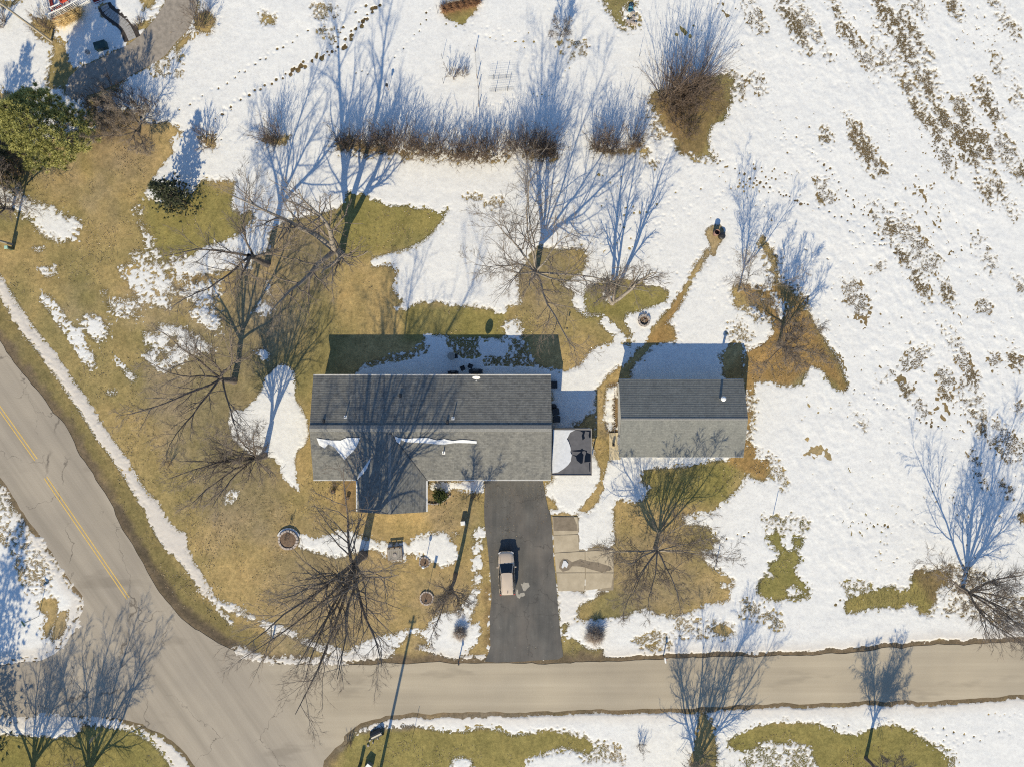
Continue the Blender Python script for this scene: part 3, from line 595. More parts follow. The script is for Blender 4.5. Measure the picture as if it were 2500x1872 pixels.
# ---- road sheets
def sheet(name, pts, z, mat, parent=None):
    mb = MB(); n = len(pts); mb.v = [(x, y, z) for x, y in pts]
    for tr in tessellate_polygon([[Vector((x, y, 0)) for x, y in pts]]):
        a, b, c = (Vector((*pts[i], 0)) for i in tr)
        mb.f.append(tuple(tr) if (b - a).cross(c - a).z > 0 else tuple(tr[::-1]))
    return mb.build(name, mat, parent)
m, t, b = nodes('worn_road')
tc = N(t, 'ShaderNodeTexCoord'); sep = N(t, 'ShaderNodeSeparateXYZ'); t.links.new(tc.outputs['Object'], sep.inputs[0])
AX = Vector(S(700, 1872)) - Vector(S(100, 1010)); AX.normalize(); P0 = Vector(S(150, 1050)); NRM = Vector((-AX.y, AX.x))
perp = math_n(t, 'ADD', math_n(t, 'ADD', math_n(t, 'MULTIPLY', sep.outputs[0], NRM.x), math_n(t, 'MULTIPLY', sep.outputs[1], NRM.y)), -NRM.dot(P0))
along = math_n(t, 'ADD', math_n(t, 'MULTIPLY', sep.outputs[0], AX.x), math_n(t, 'MULTIPLY', sep.outputs[1], AX.y))
def band(u, v, su, sv, seed):
    cb = N(t, 'ShaderNodeCombineXYZ'); t.links.new(math_n(t, 'MULTIPLY', u, su), cb.inputs[0]); t.links.new(math_n(t, 'MULTIPLY', v, sv), cb.inputs[1]); cb.inputs[2].default_value = seed
    return noise(t, 1.0, 4, .6, vec=cb.outputs[0])
bm_ = band(along, perp, .025, .75, 1); bs = band(sep.outputs[0], sep.outputs[1], .02, .7, 4)
w1 = N(t, 'ShaderNodeMapRange'); t.links.new(perp, w1.inputs[0]); w1.inputs[1].default_value = .5; w1.inputs[2].default_value = 8.0
w1.interpolation_type = 'SMOOTHSTEP'
side = w1.outputs[0]
mx = N(t, 'ShaderNodeMix'); t.links.new(side, mx.inputs[0]); t.links.new(bm_, mx.inputs[2]); t.links.new(bs, mx.inputs[3])
grey = ramp(t, mx.outputs[0], [(.28, (.285, .248, .198)), (.5, (.345, .30, .24)), (.74, (.40, .35, .28))])
sand = ramp(t, mx.outputs[0], [(.26, (.335, .285, .212)), (.5, (.395, .338, .252)), (.74, (.45, .39, .295))])
c = mixc(t, side, grey, sand)
big = noise(t, .11, 3, .55); fn = noise(t, 9, 5, .75)
c = mixc(t, .5, c, ramp(t, big, [(.3, (.72, .72, .73)), (.7, (1.18, 1.16, 1.10))]), 'MULTIPLY')
c = mixc(t, .35, c, ramp(t, fn, [(.3, (.7, .7, .7)), (.7, (1.25, 1.25, 1.25))]), 'MULTIPLY')
vo = N(t, 'ShaderNodeTexVoronoi'); vo.feature = 'DISTANCE_TO_EDGE'; vo.inputs['Scale'].default_value = .085
wv = N(t, 'ShaderNodeMix'); wv.data_type = 'VECTOR'; wv.inputs[0].default_value = .12
nn = N(t, 'ShaderNodeTexNoise'); nn.inputs['Scale'].default_value = .7; nn.inputs['Detail'].default_value = 5; t.links.new(tc.outputs['Object'], nn.inputs['Vector'])
t.links.new(tc.outputs['Object'], wv.inputs[4])
va = N(t, 'ShaderNodeVectorMath', operation='MULTIPLY_ADD'); t.links.new(nn.outputs['Color'], va.inputs[0]); va.inputs[1].default_value = (3, 3, 0); t.links.new(tc.outputs['Object'], va.inputs[2])
t.links.new(va.outputs[0], vo.inputs['Vector'])
crack = ramp(t, vo.outputs['Distance'], [(0, (1, 1, 1)), (.0032, (0, 0, 0))])
ck2 = math_n(t, 'MULTIPLY', crack, math_n(t, 'MULTIPLY', math_n(t, 'SUBTRACT', 1.0, side), ramp(t, noise(t, .25, 2), [(.40, (0, 0, 0)), (.55, (.85, .85, .85))])))
c = mixc(t, ck2, c, (.10, .085, .07))
wet = noise(t, .16, 4, .6, mapscale=(.45, 1.6, 1)); wt = ramp(t, wet, [(.60, (0, 0, 0)), (.68, (1, 1, 1))])
wfac = math_n(t, 'MULTIPLY', wt, .32); c = mixc(t, wfac, c, (.15, .125, .095))
t.links.new(c, b.inputs['Base Color']); b.inputs['Roughness'].default_value = .85; b.inputs['Specular IOR Level'].default_value = .2
bump(t, b, fn, .25, .01)
road = tag(sheet('road', ROAD, .008, m), 'sandy grey rural road junction', 'road', kind='structure')
M['yellow'] = pm('yellow_paint', (.52, .33, .06), (.66, .46, .14), 3.0, .7, detail=6)
def stripe(a, b, off, wd=.11, parent=road, mat=M['yellow'], z=.0125):
    a, b = Vector(a), Vector(b); d = (b - a).normalized(); n = Vector((-d.y, d.x)); mb = MB(); k = 10
    for i in range(k):
        p = a.lerp(b, i / k); q = a.lerp(b, (i + 1) / k)
        mb.add([(*(p + n * (off - wd / 2)), z), (*(q + n * (off - wd / 2)), z), (*(q + n * (off + wd / 2)), z), (*(p + n * (off + wd / 2)), z)], [(0, 1, 2, 3)])
    return mb.build('painted_line', mat, parent)
for aa, bb in (('D -1500,-1120', 'D 232,1318'), ('D 292,1432', 'H 100,-560'), ('D 292,1432', 'H 822,572')):
    if bb == 'H 100,-560': continue
    pa, pb = TP(aa)[0], TP(bb)[0]
    for off in (-.17, .17): stripe(pa, pb, off)
m, t, b = nodes('dark_asphalt'); n1 = noise(t, .5, 4, .6); n2 = noise(t, 12, 5, .8); n3 = noise(t, 1.0, 4, .6, mapscale=(1.6, .12, 1))
c = ramp(t, n1, [(.25, (.068, .066, .063)), (.75, (.098, .095, .09))]); c = mixc(t, .6, c, ramp(t, n3, [(.3, (.7, .7, .7)), (.7, (1.4, 1.36, 1.3))]), 'MULTIPLY')
c = mixc(t, .5, c, ramp(t, n2, [(.3, (.6, .6, .6)), (.72, (1.5, 1.5, 1.45))]), 'MULTIPLY')
sp2 = noise(t, 2.2, 7, .75); c = mixc(t, ramp(t, sp2, [(.60, (0, 0, 0)), (.70, (.6, .6, .6))]), c, (.22, .21, .19))
bz = noise(t, .28, 4, .6, mapscale=(1.3, .5, 1)); c = mixc(t, ramp(t, bz, [(.42, (0, 0, 0)), (.72, (.75, .75, .75))]), c, (.155, .135, .115))
dk = noise(t, .4, 4, .6); c = mixc(t, .8, c, ramp(t, dk, [(.3, (.72, .72, .73)), (.7, (1.15, 1.15, 1.13))]), 'MULTIPLY')
vo = N(t, 'ShaderNodeTexVoronoi'); vo.feature = 'DISTANCE_TO_EDGE'; vo.inputs['Scale'].default_value = .16
tc = N(t, 'ShaderNodeTexCoord'); nn = N(t, 'ShaderNodeTexNoise'); nn.inputs['Scale'].default_value = .9; nn.inputs['Detail'].default_value = 5; t.links.new(tc.outputs['Object'], nn.inputs['Vector'])
va = N(t, 'ShaderNodeVectorMath', operation='MULTIPLY_ADD'); t.links.new(nn.outputs['Color'], va.inputs[0]); va.inputs[1].default_value = (2.2, 2.2, 0); t.links.new(tc.outputs['Object'], va.inputs[2]); t.links.new(va.outputs[0], vo.inputs['Vector'])
c = mixc(t, math_n(t, 'MULTIPLY', ramp(t, vo.outputs['Distance'], [(0, (1, 1, 1)), (.008, (0, 0, 0))]), .6), c, (.03, .028, .026))
t.links.new(c, b.inputs['Base Color']); b.inputs['Roughness'].default_value = .85; bump(t, b, n2, .3, .01); M['asphalt'] = m
drive = tag(sheet('driveway', seg(DRIVE, .7, .05, 15), .018, m), 'dark asphalt driveway from garage door to road', 'driveway', kind='structure')
mw = pm('dried_salt', (.34, .33, .30), (.46, .45, .41), 8, .9)
ms = pm('salt_puddle', (.27, .25, .21), (.38, .35, .30), 5, .85)
sheet('salt_stain', seg(Z(1150, 1290, 9.2, '1120,1230 1170,1240 1190,1200 1220,1215 1290,1210 1320,1290 1260,1350 1220,1400 1180,1390 1150,1300'), .2, .03, 3), .023, ms, drive)
sheet('salt_stain', seg(Z(1150, 1290, 9.2, '1030,1350 1060,1370 1060,1450 1080,1480 1120,1440 1200,1430 1215,1490 1170,1520 1120,1520 1090,1570 1030,1530 1010,1450'), .2, .03, 3), .023, ms, drive)
tag(sheet('gravel_driveway', NDRIVE, .011, pm('gravel_drive', (.20, .175, .145), (.33, .285, .235), 2.2, .95, bmp=.4, detail=7)), 'curving grey gravel driveway of the neighbouring house', 'driveway', kind='structure')
# concrete pad, slab by slab
pad = tag(sheet('concrete_pad', TP('I 1362,48 1500,45 1530,60 1540,250 1760,250 1755,520 1540,530 1400,525 1385,380'),   .012, pm('pad_base', (.22, .18, .125), (.30, .25, .18), 3, .9)), 'tan concrete parking pad beside the driveway', 'pavement', kind='structure')
mc = pm('pad_concrete', (.35, .29, .20), (.47, .395, .28), .9, .85, bmp=.2, detail=7)
for k, sp in enumerate(('I 1364,50 1525,50 1528,160 1372,165', 'I 1372,168 1528,163 1535,268 1376,278', 'I 1377,282 1570,270 1572,405 1389,405', 'I 1575,270 1752,258 1755,405 1577,405', 'I 1390,409 1572,409 1568,522 1402,525', 'I 1577,409 1756,409 1740,500 1574,522')):
    MB().prism(seg(TP(sp), .8, .015, 30 + k), .013, .045).build('slab', mc, pad)
mwet = pm('wet_concrete', (.17, .135, .09), (.25, .20, .14), 2, .4)
MB().prism(seg(TP('I 1366,52 1500,50 1520,100 1525,140 1450,138 1372,140'), .4, .04, 6), .046, .049).build('damp_stain', mwet, pad)
MB().prism(seg(TP('I 1410,340 1430,315 1460,320 1490,340 1540,320 1600,335 1660,345 1740,370 1745,390 1680,405 1620,390 1560,370 1490,365 1470,390 1430,400 1405,375'), .4, .04, 6), .046, .049).build('damp_stain', mwet, pad)
MB().prism(seg(TP('I 1420,370 1435,330 1450,330 1465,350 1455,375 1440,365 1430,380'), .3, .05, 2), .049, .12).build('snow_lump', M['snow_lump'], pad)
# beige slab by the garage and the neighbour's path
tag(MB().prism(Z(1320, 900, 5.914, '988,925 1150,918 1150,1308 990,1310'), -.03, .10).build('stoop', pm('stoop_concrete', (.52, .43, .27), (.60, .50, .33), 3, .8)), 'beige concrete stoop at the side of the detached garage', 'stoop', kind='structure')
pc = [S(u, v) for u, v in rnd([(254, 14), (262, 29), (284, 44), (303, 58), (314, 74), (324, 97)], 2)]
def ribbon(pts, wd):
    L, R = [], []
    for i, p in enumerate(pts):
        a = Vector(pts[max(0, i - 1)]); b = Vector(pts[min(len(pts) - 1, i + 1)]); d = (b - a).normalized(); n = Vector((-d.y, d.x)) * wd / 2
        L.append(tuple(Vector(p) + n)); R.append(tuple(Vector(p) - n))
    return L + R[::-1]
wk = tag(sheet('garden_path', seg(ribbon(pc, 1.75), .5, .1, 2), .012, pm('wet_bed', (.02, .016, .013), (.06, .045, .035), 4, .8)), 'grey paved path edged with dark wet soil to the porch steps', 'path', kind='structure')
nq = 16; mp_ = pm('grey_paver', (.24, .23, .22), (.34, .325, .31), 4, .8)
Ls = [Vector(pc[0]).lerp(Vector(pc[0]), 0)]
tot = sum(math.dist(a, b) for a, b in zip(pc, pc[1:]))
def at_len(pts, q):
    for a, b in zip(pts, pts[1:]):
        d = math.dist(a, b)
        if q <= d: return Vector(a).lerp(Vector(b), q / d), (Vector(b) - Vector(a)).normalized()
        q -= d
    return Vector(pts[-1]), (Vector(pts[-1]) - Vector(pts[-2])).normalized()
for k in range(nq):
    p, d = at_len(pc, tot * (k + .5) / nq)
    MB().box((p.x, p.y, .025), (.9, tot / nq - .03, .05), math.atan2(d.y, d.x) - math.pi / 2).build('paving_slab', mp_, wk)
# ------------------------------------------------------------------ buildings
def roof_mat(name, c1, c2, c3):
    m, t, b = nodes(name); u = N(t, 'ShaderNodeUVMap')
    br = N(t, 'ShaderNodeTexBrick'); t.links.new(u.outputs[0], br.inputs['Vector']); br.inputs['Scale'].default_value = 1.0
    br.inputs['Brick Width'].default_value = .34; br.inputs['Row Height'].default_value = .19; br.inputs['Mortar Size'].default_value = .006
    br.inputs['Color1'].default_value = (*c1, 1); br.inputs['Color2'].default_value = (*c2, 1); br.inputs['Mortar'].default_value = (*[x * .5 for x in c1], 1)
    n1 = noise(t, 1.2, 5, .7, vec=u.outputs[0]); n2 = noise(t, 22, 3, .7, vec=u.outputs[0])
    c = mixc(t, ramp(t, n1, [(.35, (0, 0, 0)), (.7, (.7, .7, .7))]), br.outputs['Color'], c3)
    n3 = noise(t, 4.5, 5, .75, vec=u.outputs[0]); c = mixc(t, .6, c, ramp(t, n3, [(.28, (.55, .55, .56)), (.72, (1.4, 1.4, 1.36))]), 'MULTIPLY')
    c = mixc(t, .7, c, ramp(t, n2, [(.3, (.6, .6, .6)), (.7, (1.4, 1.4, 1.38))]), 'MULTIPLY')
    n4 = noise(t, 1.0, 5, .65, vec=u.outputs[0], mapscale=(1.1, .35, 1)); c = mixc(t, .6, c, ramp(t, n4, [(.3, (.8, .8, .82)), (.7, (1.16, 1.15, 1.12))]), 'MULTIPLY')
    t.links.new(c, b.inputs['Base Color']); b.inputs['Roughness'].default_value = .9; b.inputs['Specular IOR Level'].default_value = .25
    bump(t, b, n2, .4, .006); return m
M['shingle'] = roof_mat('grey_shingles', (.118, .118, .113), (.20, .197, .184), (.222, .214, .19))
M['shingle2'] = roof_mat('grey_green_shingles', (.155, .158, .147), (.197, .20, .184), (.218, .217, .20))
def slope(name, poly, mat, parent, row=.19, lip=.012, thick=.14):
    """a shingled roof slope. poly = 4 corners (eave a, eave b, top b, top a); courses overlap like real ones"""
    A, B, C, D = (Vector(p) for p in poly)
    n = (B - A).cross(D - A).normalized()
    if n.z < 0: n = -n
    up = (D - A) - (B - A).normalized() * (D - A).dot((B - A).normalized()); L = up.length
    k = max(1, round(L / row)); V, F, UV = [], [], []
    def at(s0, side):
        return (A.lerp(D, s0) if side == 0 else B.lerp(C, s0))
    for i in range(k):
        s0, s1 = i / k, (i + 1) / k
        p = [at(s0, 0) + n * lip, at(s0, 1) + n * lip, at(s1, 1), at(s1, 0), at(s0, 0), at(s0, 1)]
        b0 = len(V); V += p; F += [(b0, b0 + 1, b0 + 2, b0 + 3), (b0 + 4, b0 + 5, b0 + 1, b0)]
        ud = (B - A).normalized()
        uv = [((q - A).dot(ud), (q - A).dot(up.normalized())) for q in p]
        UV += [uv[0], uv[1], uv[2], uv[3], uv[4], uv[5], uv[1], uv[0]]
    b0 = len(V); lo = Vector((0, 0, -thick)); V += [A + lo, B + lo, C + lo, D + lo, A, B, C, D]
    F += [(b0 + 3, b0 + 2, b0 + 1, b0), (b0, b0 + 1, b0 + 5, b0 + 4), (b0 + 1, b0 + 2, b0 + 6, b0 + 5), (b0 + 3, b0, b0 + 4, b0 + 7)]
    UV += [(0, 0)] * 16
    me = bpy.data.meshes.new(name); me.from_pydata([tuple(v) for v in V], [], F); lay_ = me.uv_layers.new(name='UVMap')
    lay_.data.foreach_set('uv', [x for q in UV for x in q]); me.materials.append(mat); me.update()
    o = bpy.data.objects.new(name, me); SC.collection.objects.link(o); o.parent = parent; return o
def window(parent, c, wd, ht, axis, out):
    """framed window on a wall; axis 'x' wall runs along x, out = +-1 outward"""
    def bx(mb, du, dz, su, sz, dep, off):
        if axis == 'x': mb.box((c[0] + du, c[1] + out * off, c[2] + dz), (su, dep, sz))
        else: mb.box((c[0] + out * off, c[1] + du, c[2] + dz), (dep, su, sz))
    g0 = MB(); bx(g0, 0, 0, wd, ht, .03, .012); wobj = g0.build('window', M['glass'], parent)
    fr = MB()
    for du in (-wd / 2, 0, wd / 2): bx(fr, du, 0, .07, ht + .07, .05, .035)
    for dz in (-ht / 2, ht / 2): bx(fr, 0, dz, wd - .08, .07, .045, .033)
    fr.build('frame', M['white'], wobj); si = MB(); bx(si, 0, -ht / 2 - .07, wd + .16, .05, .1, .05); si.build('sill', M['white'], wobj)
# ---- the ranch house
HE, HR = 2.75, 4.25
X0, X1, YN, YS, YR = -21.28, 4.17, .84, -10.27, -4.71
WX0, WX1, WY, WXR = -16.57, -9.18, -13.74, -12.87; WHR = 4.11; WYR = YS + (WHR - HE) / (HR - HE) * (YR - YS)
house = thing('ranch_house', 'long single-storey ranch house with grey shingled roof and front wing', 'house', (X0 + 12, -5))
hx, hy = house.location.x, house.location.y
def HL(p): return (p[0] - hx, p[1] - hy, p[2])
main_roof = slope('roof', [HL(p) for p in ((X0, YS, HE), (X1, YS, HE), (X1, YR, HR), (X0, YR, HR))], M['shingle'], house)
slope('roof', [HL(p) for p in ((X1, YN, HE), (X0, YN, HE), (X0, YR, HR), (X1, YR, HR))], M['shingle'], house)
slope('roof', [HL(p) for p in ((WX1, WY, HE), (WX1, YS, HE), (WXR, WYR, WHR), (WXR, WY, WHR))], M['shingle'], house)
slope('roof', [HL(p) for p in ((WX0, YS, HE), (WX0, WY, HE), (WXR, WY, WHR), (WXR, WYR, WHR))], M['shingle'], house)
# ridge vent and caps
def ridge(p, q, parent, mat, wd=.34, th=.07, nm='ridge_cap', sl=.27):
    p, q = Vector(p), Vector(q); d = (q - p).normalized(); n = Vector((-d.y, d.x, 0)) * wd
    dn = Vector((0, 0, -wd * sl)); up = Vector((0, 0, th))
    mb = MB(); vs = []
    for e in (p, q): vs += [e + n + dn, e + n + dn + up, e + up, e - n + dn + up, e - n + dn]
    mb.add(vs, [(0, 1, 6, 5), (1, 2, 7, 6), (2, 3, 8, 7), (3, 4, 9, 8), (4, 3, 2, 1, 0), (5, 6, 7, 8, 9)])
    return mb.build(nm, mat, parent)
mcap = pm('ridge_shingle', (.15, .15, .14), (.24, .235, .22), 7, .9)
ridge(HL((X0 + .02, YR, HR + .01)), HL((X1 - .02, YR, HR + .01)), house, mcap, .36, .10)
ridge(HL((WXR, WY + .02, WHR + .01)), HL((WXR, WYR - .1, WHR + .01)), house, mcap, .16, .03, sl=.368)
mv = pm('valley_metal', (.05, .05, .05), (.09, .09, .085), 5, .6)
MB().bar(HL((WX1 - .02, YS + .02, HE + .02)), HL((WXR + .1, WYR, WHR + .02)), .05, 6).build('valley_flashing', mv, house)
# walls
ov = .55; gi = .35
wall = MB()
wall.prism([(x - hx, y - hy) for x, y in ((X0 + gi, YS + ov), (X1 - gi, YS + ov), (X1 - gi, YN - ov), (X0 + gi, YN - ov))], -.3, HE + .0)
wall.prism([(x - hx, y - hy) for x, y in ((WX0 + ov, WY + gi), (WX1 - ov, WY + gi), (WX1 - ov, YS + ov - .01), (WX0 + ov, YS + ov - .01))], -.3, HE - .003)
def gable(mb, pts):
    n = len(pts); mb.add([HL(p) for p in pts], [tuple(range(n))])
sl_m = (HR - HE) / (YN - YR)
for xx in (X0 + gi, X1 - gi): gable(wall, [(xx, YS + ov, HE - .003), (xx, YN - ov, HE - .003), (xx, YR, HR - .16)])
gable(wall, [(WX0 + ov, WY + gi, HE - .003), (WX1 - ov, WY + gi, HE - .003), (WXR, WY + gi, WHR - .17)])
wall.build('wall', M['cream'], house)
M['gutter'] = pm('gutter_paint', (.46, .44, .40), (.58, .56, .51), 3, .5)
# fascia, gutters
for (p, q) in (((X0, YN + .07, HE - .06), (X1, YN + .07, HE - .06)), ((X0, YS - .07, HE - .06), (WX0 - .02, YS - .07, HE - .06)), ((WX1 + .02, YS - .07, HE - .06), (X1, YS - .07, HE - .06))):
    mb = MB(); c0 = [(a + b) / 2 for a, b in zip(p, q)]; mb.box(HL(c0), (q[0] - p[0], .13, .13)); mb.build('gutter', M['gutter'], house)
for xx, s_ in ((WX0 - .07, -1), (WX1 + .07, 1)): MB().box(HL((xx, (WY + YS) / 2, HE - .06)), (.13, YS - WY - .05, .13)).build('gutter', M['white'], house)
for xx in (X0 + .02, X1 - .02):
    for ya in (YS, YN):
        mb = MB(); a, b = Vector(HL((xx, ya, HE - .09))), Vector(HL((xx, YR, HR - .09)))
        mb.add([a + Vector((-.025, 0, -.09)), b + Vector((-.025, 0, -.09)), b + Vector((-.025, 0, .02)), a + Vector((-.025, 0, .02)), a + Vector((.025, 0, -.09)), b + Vector((.025, 0, -.09)), b + Vector((.025, 0, .02)), a + Vector((.025, 0, .02))],
               [(0, 1, 2, 3), (7, 6, 5, 4), (0, 4, 5, 1), (1, 5, 6, 2), (2, 6, 7, 3), (3, 7, 4, 0)]); mb.build('fascia', M['white'], house)
for xx in (-19.3, -7.4, ): window(house, HL((xx, YS + ov, 1.5)), 1.5, 1.2, 'x', -1)
for xx in (-19, -15.5, -11, 1): window(house, HL((xx, YN - ov, 1.55)), 1.4, 1.1, 'x', 1)
window(house, HL((WXR, WY + gi, 1.5)), 2.2, 1.4, 'x', -1); window(house, HL((X0 + gi, -4, 1.5)), 1.2, 1.1, 'y', -1)
dr = MB().box(HL((-4.9, YS + ov - .03, 1.03)), (.95, .06, 2.06)).build('door', M['maroon'], house); MB().box(HL((-4.55, YS + ov - .09, 1.0)), (.05, .06, .14)).build('handle', M['grey_metal'], dr)
gd = MB().box(HL((1.2, YS + ov - .03, 1.1)), (4.9, .06, 2.2)).build('garage_door', M['white'], house)
for k in range(4): MB().box(HL((1.2, YS + ov - .07, .28 + .55 * k)), (4.8, .03, .5)).build('panel', M['white'], gd)
pdr = MB().box(HL((-7.5, YN - ov + .03, 1.05)), (2.2, .05, 2.1)).build('patio_door', M['glass'], house); MB().box(HL((-7.5, YN - ov + .07, 2.13)), (2.36, .06, .07)).build('frame', M['white'], pdr)
def mainz(x, y): return HE + (y - YS) * sl_m if y < YR else HE + (YN - y) * sl_m
def wingz(x, y): return HE + (min(x - WX0, WX1 - x)) * (WHR - HE) / (WX1 - WXR)
def on_roof(u, v, fz):
    z = 3.4
    for _ in range(6): x, y = S(u, v, z); z = fz(x, y)
    return x, y, z
def rz(x, y): return (740 + x / 4.357, 890 + y / 4.357)
for (px, py) in ((450, 555), (1595, 570), (1495, 935)):
    x, y, z = on_roof(*rz(px, py), mainz); v0 = MB().bar(HL((x, y, z - .1)), HL((x, y, z + .62)), .06, 10).build('vent_pipe', M['grey_metal'], house)
    fl = MB(); q = .16
    fl.add([HL((x + a, y + b, mainz(x + a, y + b) + .025)) for a, b in ((-q, -q), (q, -q), (q, q), (-q, q))] , [(0, 1, 2, 3)]); fl.build('flashing', M['white'], v0)
for (px, py) in ((220, 600), (1035, 330), (1535, 610)):
    x, y, z = on_roof(*rz(px, py), mainz); MB().box(HL((x, y, z + .09)), (.26, .42, .2), 0, .25).build('roof_vent', M['dark_metal'], house)
# satellite dish on the north eave
x, y = S(1163, 921, 3.4)
dish = thing('satellite_dish', 'white satellite dish mounted on the rear eave of the house', 'dish', (x, y), HE + .05)
mb = MB(); R_ = .42; vs = []; rings = 6; nn_ = 20
for i in range(rings + 1):
    for j in range(nn_): r = R_ * i / rings; a = 2 * math.pi * j / nn_; vs.append((r * math.cos(a), r * math.sin(a) * 1.1, .55 * r * r))
mb.add(vs, [(i * nn_ + j, i * nn_ + (j + 1) % nn_, (i + 1) * nn_ + (j + 1) % nn_, (i + 1) * nn_ + j) for i in range(rings) for j in range(nn_)])
rm = Matrix.Rotation(math.radians(70), 4, 'X'); mb.v = [tuple(rm @ Vector(p) + Vector((0, .05, .72))) for p in mb.v]
mb.build('reflector', M['white'], dish, True)
MB().bar((0, .1, 0), (0, .1, .72), .03).build('mast', M['grey_metal'], dish)
MB().bar((0, .1, .45), (0, -.42, .95), .018).bar((0, -.42, .95), (0, -.36, 1.03), .05).build('feed_arm', M['white'], dish)
# snow still lying on the roof
def roof_snow(pts2d, fz, label, seed, th=.085):
    P = []; pts2d = list(pts2d)
    w3 = [on_roof(*p, fz)[:2] for p in pts2d]; w3 = seg(w3, .35, .05, seed)
    lo = MB().prism(w3, lambda x, y: fz(x, y) - .01, lambda x, y: fz(x, y) + th)
    o = lo.build('roof_snow', M['snow_lump']); return tag(o, label, 'snow')
roof_snow([rz(*p) for p in ((140,775),(200,790),(300,800),(400,800),(470,775),(605,775),(580,840),(540,910),(500,950),(440,1010),(420,980),(380,930),(340,880),(270,840),(230,885),(170,850))], mainz, 'ragged snow patch on the west end of the house roof', 3)
roof_snow([rz(*p) for p in ((975,760),(1010,775),(1100,785),(1250,775),(1340,780),(1420,800),(1500,785),(1600,810),(1700,800),(1850,812),(1850,838),(1600,832),(1500,845),(1300,832),(1100,820),(1040,795),(1030,840),(990,815))], lambda x, y: max(mainz(x, y), wingz(x, y) if x < WX1 and y < WYR else 0), 'long thin strip of snow below the house ridge', 4)
roof_snow([rz(*p) for p in ((575,1220),(590,1180),(610,1110),(640,1050),(720,985),(710,1030),(680,1100),(640,1150))], wingz, 'small snow sliver in the roof valley of the front wing', 5)
# ---- flat-roofed side porch
PZ = 2.5
c4 = [S(u, v, PZ) for u, v in ((1350, 1045.5), (1445, 1045.5), (1445, 1160), (1347, 1159))]
px0, px1, py1, py0 = X1 + .06, c4[1][0], c4[0][1], c4[2][1]
porch = thing('side_porch', 'flat dark-roofed side porch attached to the east end of the house', 'porch', ((px0 + px1) / 2, (py0 + py1) / 2))
ox, oy = porch.location.x, porch.location.y; pw, pd = px1 - px0, py1 - py0
MB().box((0, 0, PZ - .08), (pw, pd, .16)).build('roof', pm('membrane_roof', (.085, .082, .085), (.125, .12, .122), 1.6, .55), porch)
for (cx_, cy_, sx_, sy_) in ((0, pd / 2 - .03, pw, .06), (0, -pd / 2 + .03, pw, .06), (pw / 2 - .03, 0, .06, pd - .13), (-pw / 2 + .03, 0, .06, pd - .13)):
    MB().box((cx_, cy_, PZ + .035), (sx_, sy_, .065)).build('edge_trim', M['timber'], porch)
for sx_ in (-1, 1):
    for sy_ in (-1, 1): MB().box((sx_ * (pw / 2 - .12), sy_ * (pd / 2 - .12), (PZ - .17) / 2), (.12, .12, PZ - .17)).build('post', M['white'], porch)
MB().box((0, 0, .06), (pw - .1, pd - .1, .12)).build('floor', M['timber'], porch)
def zp(spec): return Z(1320, 900, 5.914, spec, PZ)
tag(MB().prism(seg([(max(x, px0 + .1), y) for x, y in zp('175,885 500,882 430,920 395,990 380,1010 410,1060 435,1130 440,1170 430,1200 450,1240 440,1330 400,1380 330,1440 250,1490 165,1505 175,1000')], .3, .04, 7), PZ + .002, PZ + .10).build('roof_snow', M['snow_lump']), 'thick melting snow slab on the flat porch roof', 'snow')
mpud = pm('standing_water', (.004, .005, .008), (.008, .01, .014), 2, .03)
for sp in ('500,884 600,890 690,888 722,895 722,985 705,1000 690,960 700,910 640,900 625,960 640,1000 605,1030 590,970 605,920 570,898', '440,1180 580,1165 600,1145 620,1170 670,1180 670,1210 722,1230 722,1340 630,1350 640,1260 660,1205 640,1185 605,1190 600,1215 622,1240 605,1360 580,1370 520,1320 510,1270 460,1240 520,1250 585,1195 480,1192', '700,1350 715,1350 712,1480 702,1480'):
    o = MB().prism(seg([(x - ox, y - oy) for x, y in zp(sp)], .2, .015, 9), PZ + .001, PZ + .006).build('puddle', mpud, porch)
# ---- detached garage
GE, GR = 2.5, 4.0; a0 = S(1511, 925.6, GE); b0 = S(1815, 1115.5, GE)
GX0, GX1, GYN, GYS = a0[0], b0[0], a0[1], b0[1]; GYR = (GYN + GYS) / 2
gar = thing('detached_garage', 'detached garage with grey-green shingled gable roof', 'garage', ((GX0 + GX1) / 2, GYR))
def GL(p): return (p[0] - gar.location.x, p[1] - gar.location.y, p[2])
slope('roof', [GL(p) for p in ((GX0, GYS, GE), (GX1, GYS, GE), (GX1, GYR, GR), (GX0, GYR, GR))], M['shingle2'], gar)
slope('roof', [GL(p) for p in ((GX1, GYN, GE), (GX0, GYN, GE), (GX0, GYR, GR), (GX1, GYR, GR))], M['shingle2'], gar, row=.2)
ridge(GL((GX0 + .02, GYR, GR + .005)), GL((GX1 - .02, GYR, GR + .005)), gar, mcap, .16, .03, sl=.36)
wl = MB().prism([(x - gar.location.x, y - gar.location.y) for x, y in ((GX0 + .25, GYS + .4), (GX1 - .25, GYS + .4), (GX1 - .25, GYN - .4), (GX0 + .25, GYN - .4))], -.3, GE)
for xx in (GX0 + .25, GX1 - .25): wl.add([GL((xx, GYS + .4, GE - .003)), GL((xx, GYN - .4, GE - .003)), GL((xx, GYR, GR - .17))], [(0, 1, 2)])
wl.build('wall', M['cream'], gar)
for yy in (GYS - .015, GYN + .015): MB().box(GL(((GX0 + GX1) / 2, yy, GE - .08)), (GX1 - GX0, .03, .15)).build('fascia', M['white'], gar)
gdd = MB().box(GL(((GX0 + GX1) / 2 + 2, GYS + .37, 1.1)), (4.8, .06, 2.2)).build('garage_door', M['white'], gar)
for k in range(4): MB().box(GL(((GX0 + GX1) / 2 + 2, GYS + .33, .28 + .55 * k)), (4.7, .03, .5)).build('panel', M['white'], gdd)
